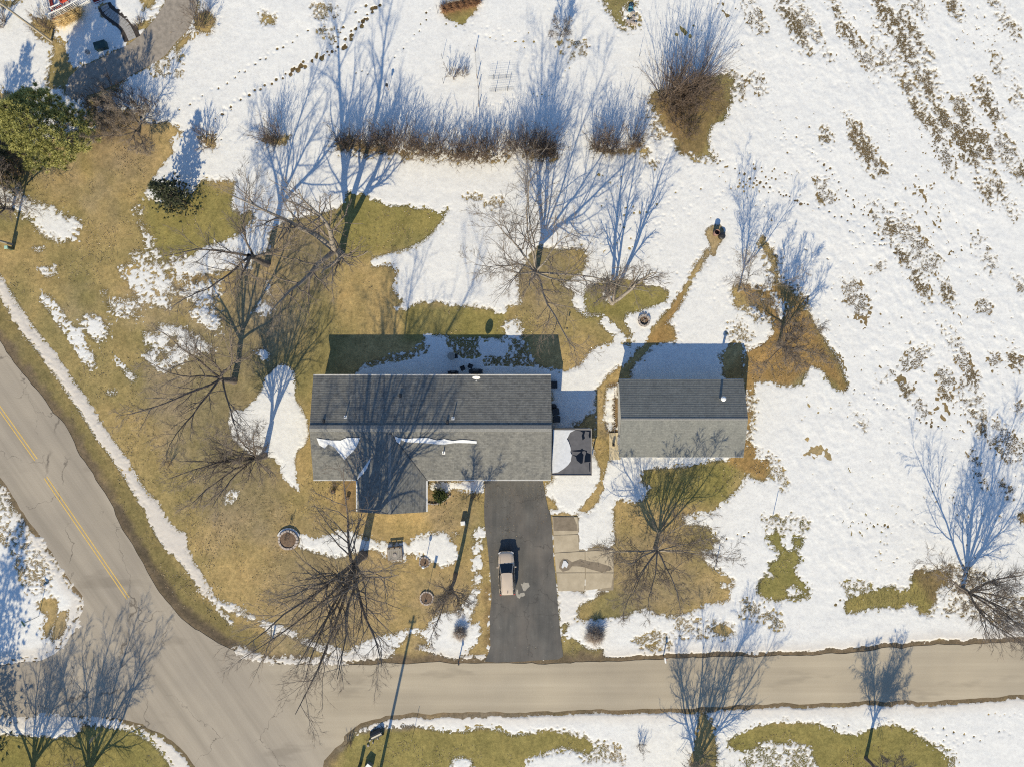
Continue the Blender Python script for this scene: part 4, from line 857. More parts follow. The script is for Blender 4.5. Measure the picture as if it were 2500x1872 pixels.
dd = MB().box(GL((GX0 + .22, GYS + 1.6, 1.05)), (.06, .9, 2.0)).build('door', M['white'], gar); MB().box(GL((GX0 + .17, GYS + 1.3, 1.0)), (.05, .05, .14)).build('handle', M['dark_metal'], dd)
window(gar, GL((GX0 + 3, GYN - .4, 1.5)), 1.0, .9, 'x', 1); window(gar, GL((GX0 + 3, GYS + .4, 1.5)), 1.2, .9, 'x', -1)
x, y = S(1766, 973, 4.4); zr = GE + (GYN - y) * (GR - GE) / (GYN - GYR); lp = GL((x, y, 0))
ch = MB().bar((lp[0], lp[1], zr - .15), (lp[0], lp[1], 4.42), .13, 14).build('flue_pipe', M['grey_metal'], gar)
MB().lathe((lp[0], lp[1], 4.45), [(.27, 0), (.27, .05), (.14, .14), (.02, .16)], 18).build('rain_cap', M['white'], ch)
tag(MB().box((GX0 - .28, GYS + 1.15, .34), (.22, .3, .5)).box((GX0 - .28, GYS + 1.15, .63), (.1, .12, .12)).build('boot_scraper', M['black']), 'small black stand on the beige stoop', 'stand')
# ---- neighbour's porch in the corner
np_ = thing('porch', 'white railed porch with maroon trim on the neighbouring house', 'porch', S(165, 5))
lx, ly = np_.location.x, np_.location.y
def NL(u, v, z): x, y = S(u, v, z); return (x - lx, y - ly, z)
fl = [NL(u, v, .55)[:2] for u, v in ((108, -60), (113, 0), (126, 48), (164, 31), (219, 1), (230, -60))]
MB().prism(fl, -.05, .55).build('floor', pm('porch_boards', (.55, .53, .50), (.68, .66, .63), 5, .7, mapscale=(1, 9, 1)), np_)
MB().prism([NL(u, v, .6)[:2] for u, v in ((111, -40), (118, -40), (134, 26), (126, 30))], .551, .62).build('maroon_board', M['maroon'], np_)
MB().prism([NL(u, v, .6)[:2] for u, v in ((128, 44), (163, 28), (165, 33), (130, 49))], .551, .62).build('maroon_board', M['maroon'], np_)
MB().prism([NL(u, v, .6)[:2] for u, v in ((134, 20), (150, 12), (152, 16), (137, 24))], .551, .70).build('maroon_board', M['maroon'], np_)
for (a, b) in (((126, 48), (165, 31)), ((165, 31), (219, 2)), ((113, 0), (126, 48)), ((136, 30), (158, 20))):
    pa, pb = Vector(NL(*a, .55)), Vector(NL(*b, .55)); d = pb - pa; k = max(3, int(d.length / .2))
    rl = MB().bar(pa + Vector((0, 0, .95)), pb + Vector((0, 0, .95)), .055, 4).build('rail', M['white'], np_); MB().bar(pa + Vector((0, 0, .12)), pb + Vector((0, 0, .12)), .04, 4).build('rail', M['white'], np_)
    for i in range(k + 1):
        q = pa + d * i / k; MB().bar(q, q + Vector((0, 0, .95 if i % 6 else 1.1)), .02 if i % 6 else .055, 4).build('baluster' if i % 6 else 'post', M['white'], rl)
st = thing('porch_steps', 'maroon steps with white edges at the head of the dark path', 'steps', S(247, 3), 0, .38)
for k in range(3):
    MB().box((0, .1 + .3 * k, .09 + .17 * k), (1.5, .3, .18 + .02)).build('tread', M['maroon'], st); MB().box((0, -.06 + .3 * k, .19 + .17 * k - .02), (1.55, .05, .05)).build('nosing', M['white'], st)
for sx_ in (-.8, .8): MB().box((sx_, .4, .3), (.07, 1.0, .62)).build('side_board', M['white'], st)
ch_ = thing('garden_chair', 'bright red chair on the white railed porch', 'chair', S(160, 4, .55), .552, .5)
MB().box((0, 0, .42), (.72, .66, .1)).build('seat', M['red'], ch_); MB().box((0, .36, .72), (.72, .09, .62)).build('backrest', M['red'], ch_)
for sx_ in (-.31, .31):
    MB().box((sx_ * 1.12, 0, .6), (.09, .62, .05)).build('armrest', M['red'], ch_)
    for sy_ in (-.28, .28): MB().box((sx_, sy_, .185), (.06, .06, .37)).build('leg', M['red'], ch_)
# ------------------------------------------------------------------ plants
class Tubes:
    def __init__(s): s.V = []; s.Q = []; s.T = []; s.n = 0
    def tube(s, P, R, k):
        P = np.asarray(P, np.float32); R = np.asarray(R, np.float32); n = len(P)
        t = np.gradient(P, axis=0); t /= np.linalg.norm(t, axis=1, keepdims=True) + 1e-9
        ref = np.array((.31, .95, .05) if abs(t[0, 1]) < .8 else (.95, .1, .3), np.float32)
        u = np.cross(t, ref); u /= np.linalg.norm(u, axis=1, keepdims=True) + 1e-9; v = np.cross(t, u)
        a = np.arange(k) * (2 * math.pi / k)
        ring = P[:, None] + R[:, None, None] * (u[:, None] * np.cos(a)[None, :, None] + v[:, None] * np.sin(a)[None, :, None])
        s.V.append(ring.reshape(-1, 3)); i = s.n + np.arange(n * k).reshape(n, k); j = np.roll(i, -1, 1)
        s.Q.append(np.stack([i[:-1], j[:-1], j[1:], i[1:]], -1).reshape(-1, 4)); s.n += n * k
    def twigs(s, A, B, r):
        """three-sided spikes from A to B"""
        A = np.asarray(A, np.float32); B = np.asarray(B, np.float32); n = len(A)
        if n == 0: return
        t = B - A; t /= np.linalg.norm(t, axis=1, keepdims=True) + 1e-9
        u = np.cross(t, np.array((.3, .8, .52), np.float32)); u /= np.linalg.norm(u, axis=1, keepdims=True) + 1e-9; v = np.cross(t, u)
        r = np.broadcast_to(np.asarray(r, np.float32), (n,))[:, None]
        V = np.stack([A + u * r, A - u * r * .5 + v * r * .87, A - u * r * .5 - v * r * .87, B], 1).reshape(-1, 3)
        i = s.n + np.arange(n)[:, None] * 4
        s.T.append(np.concatenate([i + np.array([[0, 1, 3]]), i + np.array([[1, 2, 3]]), i + np.array([[2, 0, 3]])], 0)); s.V.append(V); s.n += 4 * n
    def mesh(s, name, mat):
        me = bpy.data.meshes.new(name); V = np.concatenate(s.V).astype(np.float32)
        Q = np.concatenate(s.Q) if s.Q else np.zeros((0, 4), int); Tt = np.concatenate(s.T) if s.T else np.zeros((0, 3), int)
        me.vertices.add(len(V)); me.vertices.foreach_set('co', V.ravel())
        li = np.concatenate([Q.ravel(), Tt.ravel()]).astype(np.int32); me.loops.add(len(li)); me.loops.foreach_set('vertex_index', li)
        st_ = np.concatenate([np.arange(len(Q)) * 4, len(Q) * 4 + np.arange(len(Tt)) * 3]).astype(np.int32)
        me.polygons.add(len(st_)); me.polygons.foreach_set('loop_start', st_); me.polygons.foreach_set('use_smooth', np.ones(len(st_), bool))
        me.update(calc_edges=True); me.materials.append(mat); return me
    def build(s, name, mat, parent):
        o = bpy.data.objects.new(name, s.mesh(name, mat)); SC.collection.objects.link(o); o.parent = parent; return o
M['bark'] = pm('grey_brown_bark', (.075, .06, .05), (.15, .122, .10), 3, .9, mapscale=(4, 4, .7), bmp=.5)
M['bark2'] = pm('pale_bark', (.17, .145, .12), (.30, .26, .215), 3, .9, mapscale=(4, 4, .7), bmp=.5)
M['twig'] = pm('twigs', (.13, .105, .085), (.22, .18, .145), 1.2, .9)
M['twig2'] = pm('shrub_twigs', (.10, .072, .055), (.19, .14, .105), 1.2, .9)
def rot_about(v, ax, a):
    ax = ax / (np.linalg.norm(ax) + 1e-9); return v * math.cos(a) + np.cross(ax, v) * math.sin(a) + ax * np.dot(ax, v) * (1 - math.cos(a))
def grow(r, p, d, L, n, wob, lift):
    """a wandering, lifting polyline"""
    P = [np.array(p, float)]; d = np.array(d, float); d /= np.linalg.norm(d)
    for i in range(n):
        d = d + r.normal(0, wob, 3) + np.array((0, 0, lift / n)); d /= np.linalg.norm(d); P.append(P[-1] + d * L / n)
    return np.array(P)
def perp_dir(r, t, ang):
    q = r.normal(0, 1, 3); q -= t * np.dot(q, t); return rot_about(t, np.cross(t, q), ang)
def bare_tree(label, px, h, fork, nl, tilt, tr, seed, lean=(0, 0), bark='bark', droop=0.0, twig_n=11, reach=1.0, az0=None, azs=None, limb_k=.62, vase=None):
    r = np.random.RandomState(seed); x, y = S(*px)
    root = thing('bare_tree', label, 'tree', (x, y))
    zf = fork * h; tk = Tubes()
    P = np.array([[0, 0, -.25], [0, 0, .12], [lean[0] * .3, lean[1] * .3, zf * .45], [lean[0] * .7, lean[1] * .7, zf * .8], [lean[0], lean[1], zf * 1.1]]); P[2:, :2] += r.normal(0, .05, (3, 2))
    tk.tube(P, [tr * 1.7, tr * 1.25, tr, tr * .95, tr * .8], 9); tk.build('trunk', M[bark], root)
    top = P[-1]; tw = Tubes(); A, B, RR = [], [], []
    a0 = r.uniform(0, 6.28) if az0 is None else az0
    def branch(p, d, L, r0, lev):
        n = (6, 3, 3)[lev]; Q = grow(r, p, d, L, n, (.13, .17, .17)[lev], (.30, .18, .05)[lev] - droop * lev * .9)
        rad = np.linspace(r0, r0 * (.32, .35, .4)[lev], n + 1); tw.tube(Q, rad, (5, 3, 3)[lev]); return Q, rad
    for i in range(nl):
        az = (a0 + 2 * math.pi * i / nl + r.normal(0, .25)) if azs is None else math.radians(azs[i % len(azs)]) + r.normal(0, .08)
        tl = math.radians(tilt) * r.uniform(.55, 1.35)
        if i == 0 and nl > 3: tl *= .35
        d = np.array((math.sin(tl) * math.cos(az), math.sin(tl) * math.sin(az), math.cos(tl)))
        zs_ = zf * (r.uniform(.8, 1.08)); st_ = np.array((lean[0] * zs_ / zf, lean[1] * zs_ / zf, zs_))
        Lm = (h - zs_) * r.uniform(.84, 1.04) / max(.55, math.cos(tl * .75))
        n = 8; d0 = rot_about(d, np.cross(d, (0, 0, 1.)) + 1e-6, -.25 if vase is None else tl * .45)
        if vase is None: Q = grow(r, st_, d0, Lm, n, .10, .28)
        else:
            Q = [st_]; dd_ = d0.copy()
            for q in range(n):
                dd_ = dd_ + np.array((math.cos(az), math.sin(az), 0)) * vase / n * r.uniform(.4, 1.6) + r.normal(0, .075, 3); dd_ /= np.linalg.norm(dd_); Q.append(Q[-1] + dd_ * Lm / n)
            Q = np.array(Q)
        r0 = tr * limb_k * r.uniform(.75, 1.1) * (1.25 if nl <= 4 else 1) * (4 / max(4, nl)) ** .3
        rad = r0 * (1 - np.linspace(0, 1, n + 1) ** .85 * .86)
        lm = Tubes(); lm.tube(Q, rad, 7); lm.build('limb', M[bark], root)
        nb = 14
        for j in range(nb):
            s0 = .2 + .8 * (j + r.uniform(-.3, .3)) / nb; k = min(n - 1, int(s0 * n)); p = Q[k] + (Q[k + 1] - Q[k]) * (s0 * n - k); tn = Q[k + 1] - Q[k]; tn /= np.linalg.norm(tn)
            Lb = Lm * reach * (.42 - .26 * s0) * r.uniform(.7, 1.25); Qb, rb = branch(p, perp_dir(r, tn, r.uniform(.5, .95)), Lb, rad[k] * .45 + .004, 0)
            for q in range(8):
                s1 = .15 + .85 * (q + r.uniform(0, .8)) / 8; k1 = min(5, int(s1 * 6)); p1 = Qb[k1] + (Qb[k1 + 1] - Qb[k1]) * (s1 * 6 - k1); t1 = Qb[k1 + 1] - Qb[k1]; t1 /= np.linalg.norm(t1)
                L1 = Lb * (.5 - .25 * s1) * r.uniform(.7, 1.3); Q1, r1 = branch(p1, perp_dir(r, t1, r.uniform(.45, .9)), L1, max(.008, rb[k1] * .5), 1)
                m_ = twig_n; s2 = r.uniform(.1, 1, m_) * 3; k2 = np.minimum(2, s2.astype(int)); p2 = Q1[k2] + (Q1[k2 + 1] - Q1[k2]) * (s2 - k2)[:, None]
                t2 = Q1[k2 + 1] - Q1[k2]; t2 /= np.linalg.norm(t2, axis=1, keepdims=True); dv = t2 + r.normal(0, .42, (m_, 3)) + np.array((0, 0, .12 - droop * 2.2)); dv /= np.linalg.norm(dv, axis=1, keepdims=True)
                A.append(p2); B.append(p2 + dv * (r.uniform(.35, 1.0, (m_, 1)) * min(1.1, .55 * L1 + .25))); RR.append(np.full(m_, .0085))
    tw.twigs(np.concatenate(A), np.concatenate(B), np.concatenate(RR)); tw.build('crown', M['twig'], root)
    return root
TR = (
 ('tall bare maple in the west lawn whose limbs reach toward the road', (571, 930), 14, .22, 7, 30, .30, 11, dict(azs=(170, 215, 80, 130, 250, 20, 300), lean=(-.2, .3))),
 ('bare tree rooted below the teardrop snow patch west of the house', (645, 1112), 13, .17, 8, 24, .30, 12, dict(vase=.45)),
 ('largest bare tree standing in the front lawn before the house wing', (886, 1355), 20, .18, 10, 21, .42, 13, dict(vase=.55, azs=(205, 240, 270, 222, 288, 255, 180, 100, 30, 320), lean=(-.1, 0), limb_k=.7)),
 ('slender bare tree between front lawn lamp and driveway', (1112, 1402), 12, .42, 6, 14, .19, 14, dict(vase=.3, reach=.8)),
 ('spreading bare tree in front of the detached garage', (1600, 1338), 9.8, .12, 11, 34, .22, 15, dict(reach=.95, bark='bark2', twig_n=14)),
 ('tall bare tree on the snow edge behind the house', (1305, 674), 16, .17, 10, 24, .30, 16, dict(bark='bark2')),
 ('twin-stemmed bare tree on an oval of bare grass', (1494, 740), 10.5, .05, 3, 13, .22, 17, dict(azs=(170, 40, 100), bark='bark2', limb_k=.8)),
 ('slim young bare tree beside the trodden path', (1803, 712), 8.8, .20, 6, 18, .11, 18, dict(bark='bark2', twig_n=6, reach=.8)),
 ('short dense bare tree in the brown soil northeast of the detached garage', (1900, 846), 7.0, .22, 8, 34, .17, 19, dict(reach=1.15, twig_n=13)),
 ('bare tree leaning over snow at the field edge by the east road', (2348, 1438), 11, .13, 11, 25, .28, 20, dict()),
 ('big forked bare tree with pale branches behind the west lawn', (832, 622), 16, .16, 4, 23, .36, 21, dict(bark='bark2', azs=(60, 130, 250, 330), limb_k=.75)),
 ('bare tree with a straight dark trunk on the snow strip behind the west lawn', (652, 645), 15.5, .32, 5, 18, .30, 22, dict()),
 ('low bushy bare tree beside the gravel driveway', (339, 325), 5.6, .12, 8, 38, .13, 23, dict(twig_n=13)),
 ('bare tree across the east road opposite the detached garage', (1690, 1900), 11, .10, 10, 25, .28, 24, dict()),
 ('small weeping bare tree across the east road', (2114, 1850), 8.0, .35, 9, 26, .17, 25, dict(droop=.25, twig_n=14)),
 ('bare tree on the corner lawn south of the west road', (205, 1925), 11, .12, 9, 21, .34, 26, dict()),
 ('second bare tree on the corner lawn south of the west road', (70, 1915), 10.5, .14, 8, 20, .30, 27, dict()),
 ('bare brown tree at the edge of the lawn below the big pine', (30, 515), 8.5, .15, 9, 34, .17, 28, dict(twig_n=14)),
 ('tiny bare sapling on the snow north of the hedge', (1368, 91), 2.9, .25, 5, 22, .035, 29, dict(twig_n=4)),
)
for (lb, px, h, fk, nl, ti, tr_, sd, kw) in TR: bare_tree(lb, px, h, fk, nl, ti, tr_, sd, **kw)

def shrub_mesh(h, rad, nst, seed, tw_n=9, open_=.75, thick=1.0):
    r = np.random.RandomState(seed); tb = Tubes(); A, B = [], []
    for i in range(nst):
        a = r.uniform(0, 6.28); q = rad * .45 * math.sqrt(r.uniform(0, 1)); p = np.array((q * math.cos(a), q * math.sin(a), -.1))
        tl = r.uniform(.02, open_); az = a + r.normal(0, .6); d = (math.sin(tl) * math.cos(az), math.sin(tl) * math.sin(az), math.cos(tl)); L = h * r.uniform(.6, 1.05)
        Q = grow(r, p, d, L, 6, .09, .22); R0 = r.uniform(.016, .032) * thick * (2.2 if thick > 1 and i % 5 == 0 else 1); tb.tube(Q, np.linspace(R0, .005, 7), 3)
        for j in range(5):
            s0 = r.uniform(.25, .95) * 6; k = min(5, int(s0)); p1 = Q[k] + (Q[k + 1] - Q[k]) * (s0 - k); t1 = Q[k + 1] - Q[k]; t1 /= np.linalg.norm(t1)
            Q1 = grow(r, p1, perp_dir(r, t1, r.uniform(.3, .7)), L * r.uniform(.15, .35), 3, .15, .2); tb.tube(Q1, np.linspace(.009, .004, 4), 3)
            m_ = tw_n; s2 = r.uniform(.1, 1, m_) * 3; k2 = np.minimum(2, s2.astype(int)); p2 = Q1[k2] + (Q1[k2 + 1] - Q1[k2]) * (s2 - k2)[:, None]
            dv = (Q1[k2 + 1] - Q1[k2]); dv /= np.linalg.norm(dv, axis=1, keepdims=True); dv = dv + r.normal(0, .4, (m_, 3)) + np.array((0, 0, .2)); dv /= np.linalg.norm(dv, axis=1, keepdims=True)
            A.append(p2); B.append(p2 + dv * r.uniform(.15, .45, (m_, 1)))
    tb.twigs(np.concatenate(A), np.concatenate(B), .007); return tb
SH = {}
def shrub(kind, label, px, sc=1.0, rz=0.0, group=None, name='bare_shrub'):
    if kind not in SH:
        SH[kind] = {'hedge1': lambda: shrub_mesh(3.6, 1.2, 55, 1), 'hedge2': lambda: shrub_mesh(3.2, 1.4, 50, 2, open_=.85), 'hedge3': lambda: shrub_mesh(2.6, 1.5, 40, 3, open_=.95),
                    'thicket': lambda: shrub_mesh(6.3, 1.7, 46, 4, 12, .85, 1.5), 'small': lambda: shrub_mesh(1.7, .7, 16, 5, 8), 'brush': lambda: shrub_mesh(2.8, 1.7, 44, 6, 12, 1.15)}[kind]().mesh('stems', M['twig2'])
    x, y = S(*px); o = thing(name, label, 'shrub', (x, y), 0, rz, group)
    c = bpy.data.objects.new('stems', SH[kind]); SC.collection.objects.link(c); c.parent = o; o.scale = (sc, sc, sc); return o
hedge = [(50, 940, 'hedge1', 1.0), (135, 930, 'hedge2', .8), (225, 915, 'hedge1', .85), (330, 940, 'hedge1', 1.12), (400, 950, 'hedge2', 1.15), (480, 950, 'hedge1', .9), (560, 970, 'hedge2', 1.0), (640, 960, 'hedge3', 1.05), (730, 980, 'hedge3', 1.1), (800, 985, 'hedge2', .95), (870, 985, 'hedge3', 1.2), (945, 985, 'hedge2', 1.0), (1020, 975, 'hedge3', 1.05), (1110, 945, 'hedge1', .95), (1200, 960, 'hedge2', 1.0), (1270, 950, 'hedge1', 1.15), (1345, 960, 'hedge1', 1.1), (1300, 985, 'hedge3', 1.0)]
HL_ = {'hedge1': 'tall narrow leafless shrub in the long back yard hedge row', 'hedge2': 'mid-height spreading leafless shrub in the long back yard hedge row', 'hedge3': 'low sprawling leafless shrub in the long back yard hedge row'}
HX_ = {0: 'leafless shrub ending the long hedge row on its west side', 16: 'dense dark leafless shrub ending the long hedge row beside the gap'}
for i, (x, y, kd, sc) in enumerate(hedge): shrub(kd, HX_.get(i, HL_[kd]), T('B', x, y), sc, i * 2.1, 'hedge row shrubs')
for i, (x, y, sc) in enumerate(((1660, 950, 1.0), (1740, 945, 1.15), (1880, 925, 1.0))): shrub('hedge1', 'leafless upright shrub on the brown strip east of the hedge gap', T('B', x, y), sc, i * 1.7 + .4, 'shrubs east of the hedge gap')
shrub('hedge1', 'lone leafless shrub on a brown strip west of the hedge', T('A', 1770, 895), 1.05, 1); shrub('small', 'small leafless shrub on a patch of brown leaves by the lawn corner', T('A', 1345, 915), 1.5, 2)
for i, (x, y, sc) in enumerate(((2090, 620, 1.0), (2170, 560, .95), (2250, 590, 1.0), (2310, 520, .85), (2200, 640, .7))): shrub('thicket', 'tall leafless shrub in the big thicket beside the field', T('B', x, y), sc, i * 1.3, 'thicket shrubs')
for i, (x, y, sc) in enumerate(((2110, 700, .7), (2190, 690, .75), (2270, 660, .75), (2330, 600, .8), (2170, 790, .6), (2250, 770, .65), (2230, 860, .55))): shrub('brush', 'low brushy growth on the brown ground below the thicket', T('B', x, y), sc, i * 2.0, 'brush below the thicket')
shrub('small', 'dark twiggy shrub among the garden posts on the snow', (1106, 186), 1.0, 0); shrub('small', 'little twiggy sapling beside the garden shrub', (1134, 184), .7, 1)
for i, (x, y, sc) in enumerate(((720, 640, 1.0), (860, 690, .9), (640, 700, .9), (980, 700, .7), (740, 820, .9))): shrub('brush', 'tangled bare brush between the big pine and gravel driveway', T('A', x, y), sc, i * 1.1, 'brush by the gravel driveway')
shrub('brush', 'bare bush overhanging the east edge of the gravel driveway', T('A', 1290, 150), .9, .3); shrub('brush', 'brown bush left of the white railed porch', (112, 70), .75, .9)
shrub('small', 'brown clump in the top corner snow', (6, 60), 1.3, .2); shrub('small', 'rusty brown perennial where path meets gravel driveway', (342, 63), .75, .8)
for i, (x, y, sc) in enumerate(((30, 1000, 1.2), (90, 1120, 1.0), (20, 860, 1.3))): shrub('brush', 'bare brown undergrowth at the lawn edge below the pine', T('A', x, y), sc, i * 1.7, 'undergrowth below the pine')
shrub('small', 'small twiggy bush standing alone in the west lawn', T('D', 1085, 1340), .75, 0); shrub('small', 'bare bush on the snow south of the east road', T('I', 1935, 1520), .8, 2.2)
shrub('small', 'low bare bush against the house front left of the wing', T('D', 2150, 1500), .8, 1.2); shrub('small', 'bare bush at the porch corner of the house front', T('E', 880, 1560), .7, 2.6)
shrub('small', 'bare scrub by the bank of the culvert', T('I', 60, 1500), .6, .6)
def ball_bush(label, px, R, n, seed, kind='ball'):
    r = np.random.RandomState(seed); x, y = S(*px); o = thing('round_bush', label, 'bush', (x, y)); tb = Tubes(); c = np.array((0, 0, R * .45))
    for i in range(18):
        d = r.normal(0, 1, 3); d[2] = abs(d[2]) + .4; d /= np.linalg.norm(d); tb.tube(grow(r, (0, 0, 0), d, R * .85, 4, .1, .05), np.linspace(.025, .008, 5), 4)
    d = r.normal(0, 1, (n, 3)); d /= np.linalg.norm(d, axis=1, keepdims=True); d[:, 2] = np.where(d[:, 2] < -.6, -d[:, 2], d[:, 2])
    lo_ = 1 + .22 * np.sin(4 * np.arctan2(d[:, 1], d[:, 0]) + 3 * d[:, 2])[:, None]; a = c + d * (lo_ * R * r.uniform(.3, .8, (n, 1))); b = a + (d + r.normal(0, .45, (n, 3))) * (R * r.uniform(.15, .3, (n, 1))); a[:, 2] = .1 + (a[:, 2]) * .62; b[:, 2] = .1 + b[:, 2] * .62; tb.twigs(a, b, .009)
    tb.build('stems', M['bushtwig'], o); return o
M['bushtwig'] = pm('bush_twigs', (.17, .13, .105), (.34, .28, .235), 6, .9)
ball_bush('clipped round twiggy bush on the snow left of the driveway mouth', T('I', 772, 790), .95, 2000, 1); ball_bush('larger clipped round twiggy bush right of the driveway mouth', T('I', 1635, 800), 1.3, 3200, 2)

# conifers
def needles(name, c1, c2, c3):
    m, t, b = nodes(name); a = attr(t, 'tint'); c = ramp(t, a.outputs['Fac'], [(0, c1), (.55, c2), (1, c3)]); t.links.new(c, b.inputs['Base Color']); b.inputs['Roughness'].default_value = .7
    b.inputs['Specular IOR Level'].default_value = .2; return m
M['pine'] = needles('pine_needles', (.08, .086, .027), (.29, .285, .088), (.49, .46, .175)); M['fir'] = needles('fir_needles', (.03, .04, .022), (.065, .075, .04), (.12, .125, .075))
M['fir2'] = needles('yew_needles', (.025, .04, .012), (.07, .095, .03), (.13, .15, .05))
def conifer(name, label, px, h, R, seed, mat, whorls=22, per=8, blade=.34, start=.08, power=.8, tufts=9, pine=False, bw=.05):
    r = np.random.RandomState(seed); x, y = S(*px); o = thing(name, label, 'tree', (x, y))
    tk = Tubes(); tk.tube(np.array([[0, 0, -.2], [0, 0, h * .5], [0, 0, h * .97]]), [.03 * h * .5 + .05, .015 * h * .6 + .03, .01], 8); tk.build('trunk', M['bark'], o)
    br = Tubes(); C, Dn, TT = [], [], []
    for i in range(whorls):
        zz_ = h * (start + (1 - start) * (i + r.uniform(-.3, .3)) / whorls); rr = R * max(.05, (1 - zz_ / h)) ** power
        for j in range(per):
            az = 2 * math.pi * (j + r.uniform(-.35, .35)) / per + i * 1.1; L = rr * r.uniform(.72, 1.12)
            d = np.array((math.cos(az), math.sin(az), .12 if not pine else .25 + .4 * zz_ / h)); Q = grow(r, (0, 0, zz_), d, L, 4, .08, .1 if pine else -.06); br.tube(Q, np.linspace(.012 + .01 * L, .006, 5), 3)
            nt_ = max(3, int(tufts * L / R + 2))
            for k in range(nt_):
                s0 = (.25 + .75 * (k + r.uniform(0, 1)) / nt_) * 4; q = min(3, int(s0)); p = Q[q] + (Q[q + 1] - Q[q]) * (s0 - q); side = r.normal(0, .16 + .12 * L, 3); side[2] *= .35
                C.append(p + side); td = (Q[q + 1] - Q[q]); Dn.append(td / np.linalg.norm(td) + side * .8); TT.append(r.uniform(0, 1))
    br.build('branches', M['bark'], o)
    C = np.array(C); Dn = np.array(Dn); TT = np.array(TT); nb = 34 if pine else 15
    Cn = np.repeat(C, nb, 0); dv = np.repeat(Dn, nb, 0) * (.6 if pine else .9) + r.normal(0, .75 if pine else .6, Cn.shape) + (np.array((0, 0, .35)) if pine else 0); dv /= np.linalg.norm(dv, axis=1, keepdims=True)
    sd = np.cross(dv, r.normal(0, 1, dv.shape)); sd /= np.linalg.norm(sd, axis=1, keepdims=True); Lb = blade * r.uniform(.6, 1.2, (len(Cn), 1))
    V = np.stack([Cn - sd * bw, Cn + sd * bw, Cn + dv * Lb], 1).reshape(-1, 3); Fc = np.arange(len(V)).reshape(-1, 3)
    tint = np.repeat(np.clip(np.repeat(TT, nb) * .75 + r.uniform(0, .3, len(Cn)), 0, 1), 3)
    npmesh('crown', V, Fc, mat, o, attrs={'tint': ('FLOAT', tint)}); return o
def pine_tree(label, px, h, R, seed, n=900):
    r = np.random.RandomState(seed); x, y = S(*px); o = thing('pine_tree', label, 'tree', (x, y))
    tk = Tubes(); tk.tube(np.array([[0, 0, -.2], [.05, 0, h * .4], [0, .05, h * .92]]), [.32, .22, .03], 9); tk.build('trunk', M['bark'], o)
    br = Tubes(); C = []; TT = []
    while len(C) < n:
        zf = r.uniform(.16, 1) ; prof = R * (1.0 - abs(max(zf - .3, 0) / .72) ** 1.7) ** .75 * (.62 + .38 * min(1, (zf - .1) / .2)); az = r.uniform(0, 6.28)
        lob = 1 + .16 * math.sin(3 * az + 5 * zf) + .12 * math.sin(7 * az - 9 * zf); q = prof * lob * r.uniform(.35, 1.0) ** .45
        C.append((q * math.cos(az), q * math.sin(az), zf * h)); TT.append(r.uniform(.1, 1))
        if len(C) % 9 == 0: br.tube(grow(r, (0, 0, max(.8, zf * h - q * .3)), (math.cos(az), math.sin(az), .3), q * 1.02, 4, .05, .1), np.linspace(.03 + .008 * q, .008, 5), 4)
    br.build('branches', M['bark'], o); C = np.array(C); TT = np.array(TT); nb = 46
    Cn = np.repeat(C, nb, 0); out = C * np.array((1, 1, 0)); out /= np.linalg.norm(out, axis=1, keepdims=True) + 1e-6
    dv = r.normal(0, 1, Cn.shape) + np.repeat(out, nb, 0) * .5 + np.array((0, 0, .55)); dv /= np.linalg.norm(dv, axis=1, keepdims=True)
    sd = np.cross(dv, r.normal(0, 1, dv.shape)); sd /= np.linalg.norm(sd, axis=1, keepdims=True); Lb = .40 * r.uniform(.6, 1.15, (len(Cn), 1))
    V = np.stack([Cn - sd * .028, Cn + sd * .028, Cn + dv * Lb], 1).reshape(-1, 3)
    npmesh('crown', V, np.arange(len(V)).reshape(-1, 3), M['pine'], o, attrs={'tint': ('FLOAT', np.repeat(np.clip(np.repeat(TT, nb) * .8 + r.uniform(0, .25, len(Cn)), 0, 1), 3))}); return o
pine_tree('large yellow-green pine beside the gravel driveway', (180, 352), 10.5, 4.0, 1, 1500)
conifer('spruce_tree', 'small dark spruce casting a pointed shadow on the snow', (440, 488), 6.3, 2.4, 2, M['fir'], 18, 8, .28, .04, .9, 7, False, .045)
conifer('spruce_tree', 'dark evergreen behind the big pine at the lawn edge', (2, 420), 9.0, 3.0, 3, M['fir'], 18, 7, .36, .06, .8, 7)
conifer('spruce_tree', 'tall evergreen on the corner south of the west road', (-62, 1800), 15, 4.6, 4, M['fir'], 22, 8, .4, .05, .7, 8)
conifer('spruce_tree', 'evergreen behind the neighbouring porch path', (60, -90), 10, 3.6, 5, M['fir'], 16, 7, .4, .06, .75, 7)
conifer('yew_shrub', 'small green evergreen shrub in the bed by the front door', (1075, 1208), 1.1, .8, 6, M['fir2'], 9, 8, .16, .1, .45, 6, False, .03)['category'] = 'shrub'
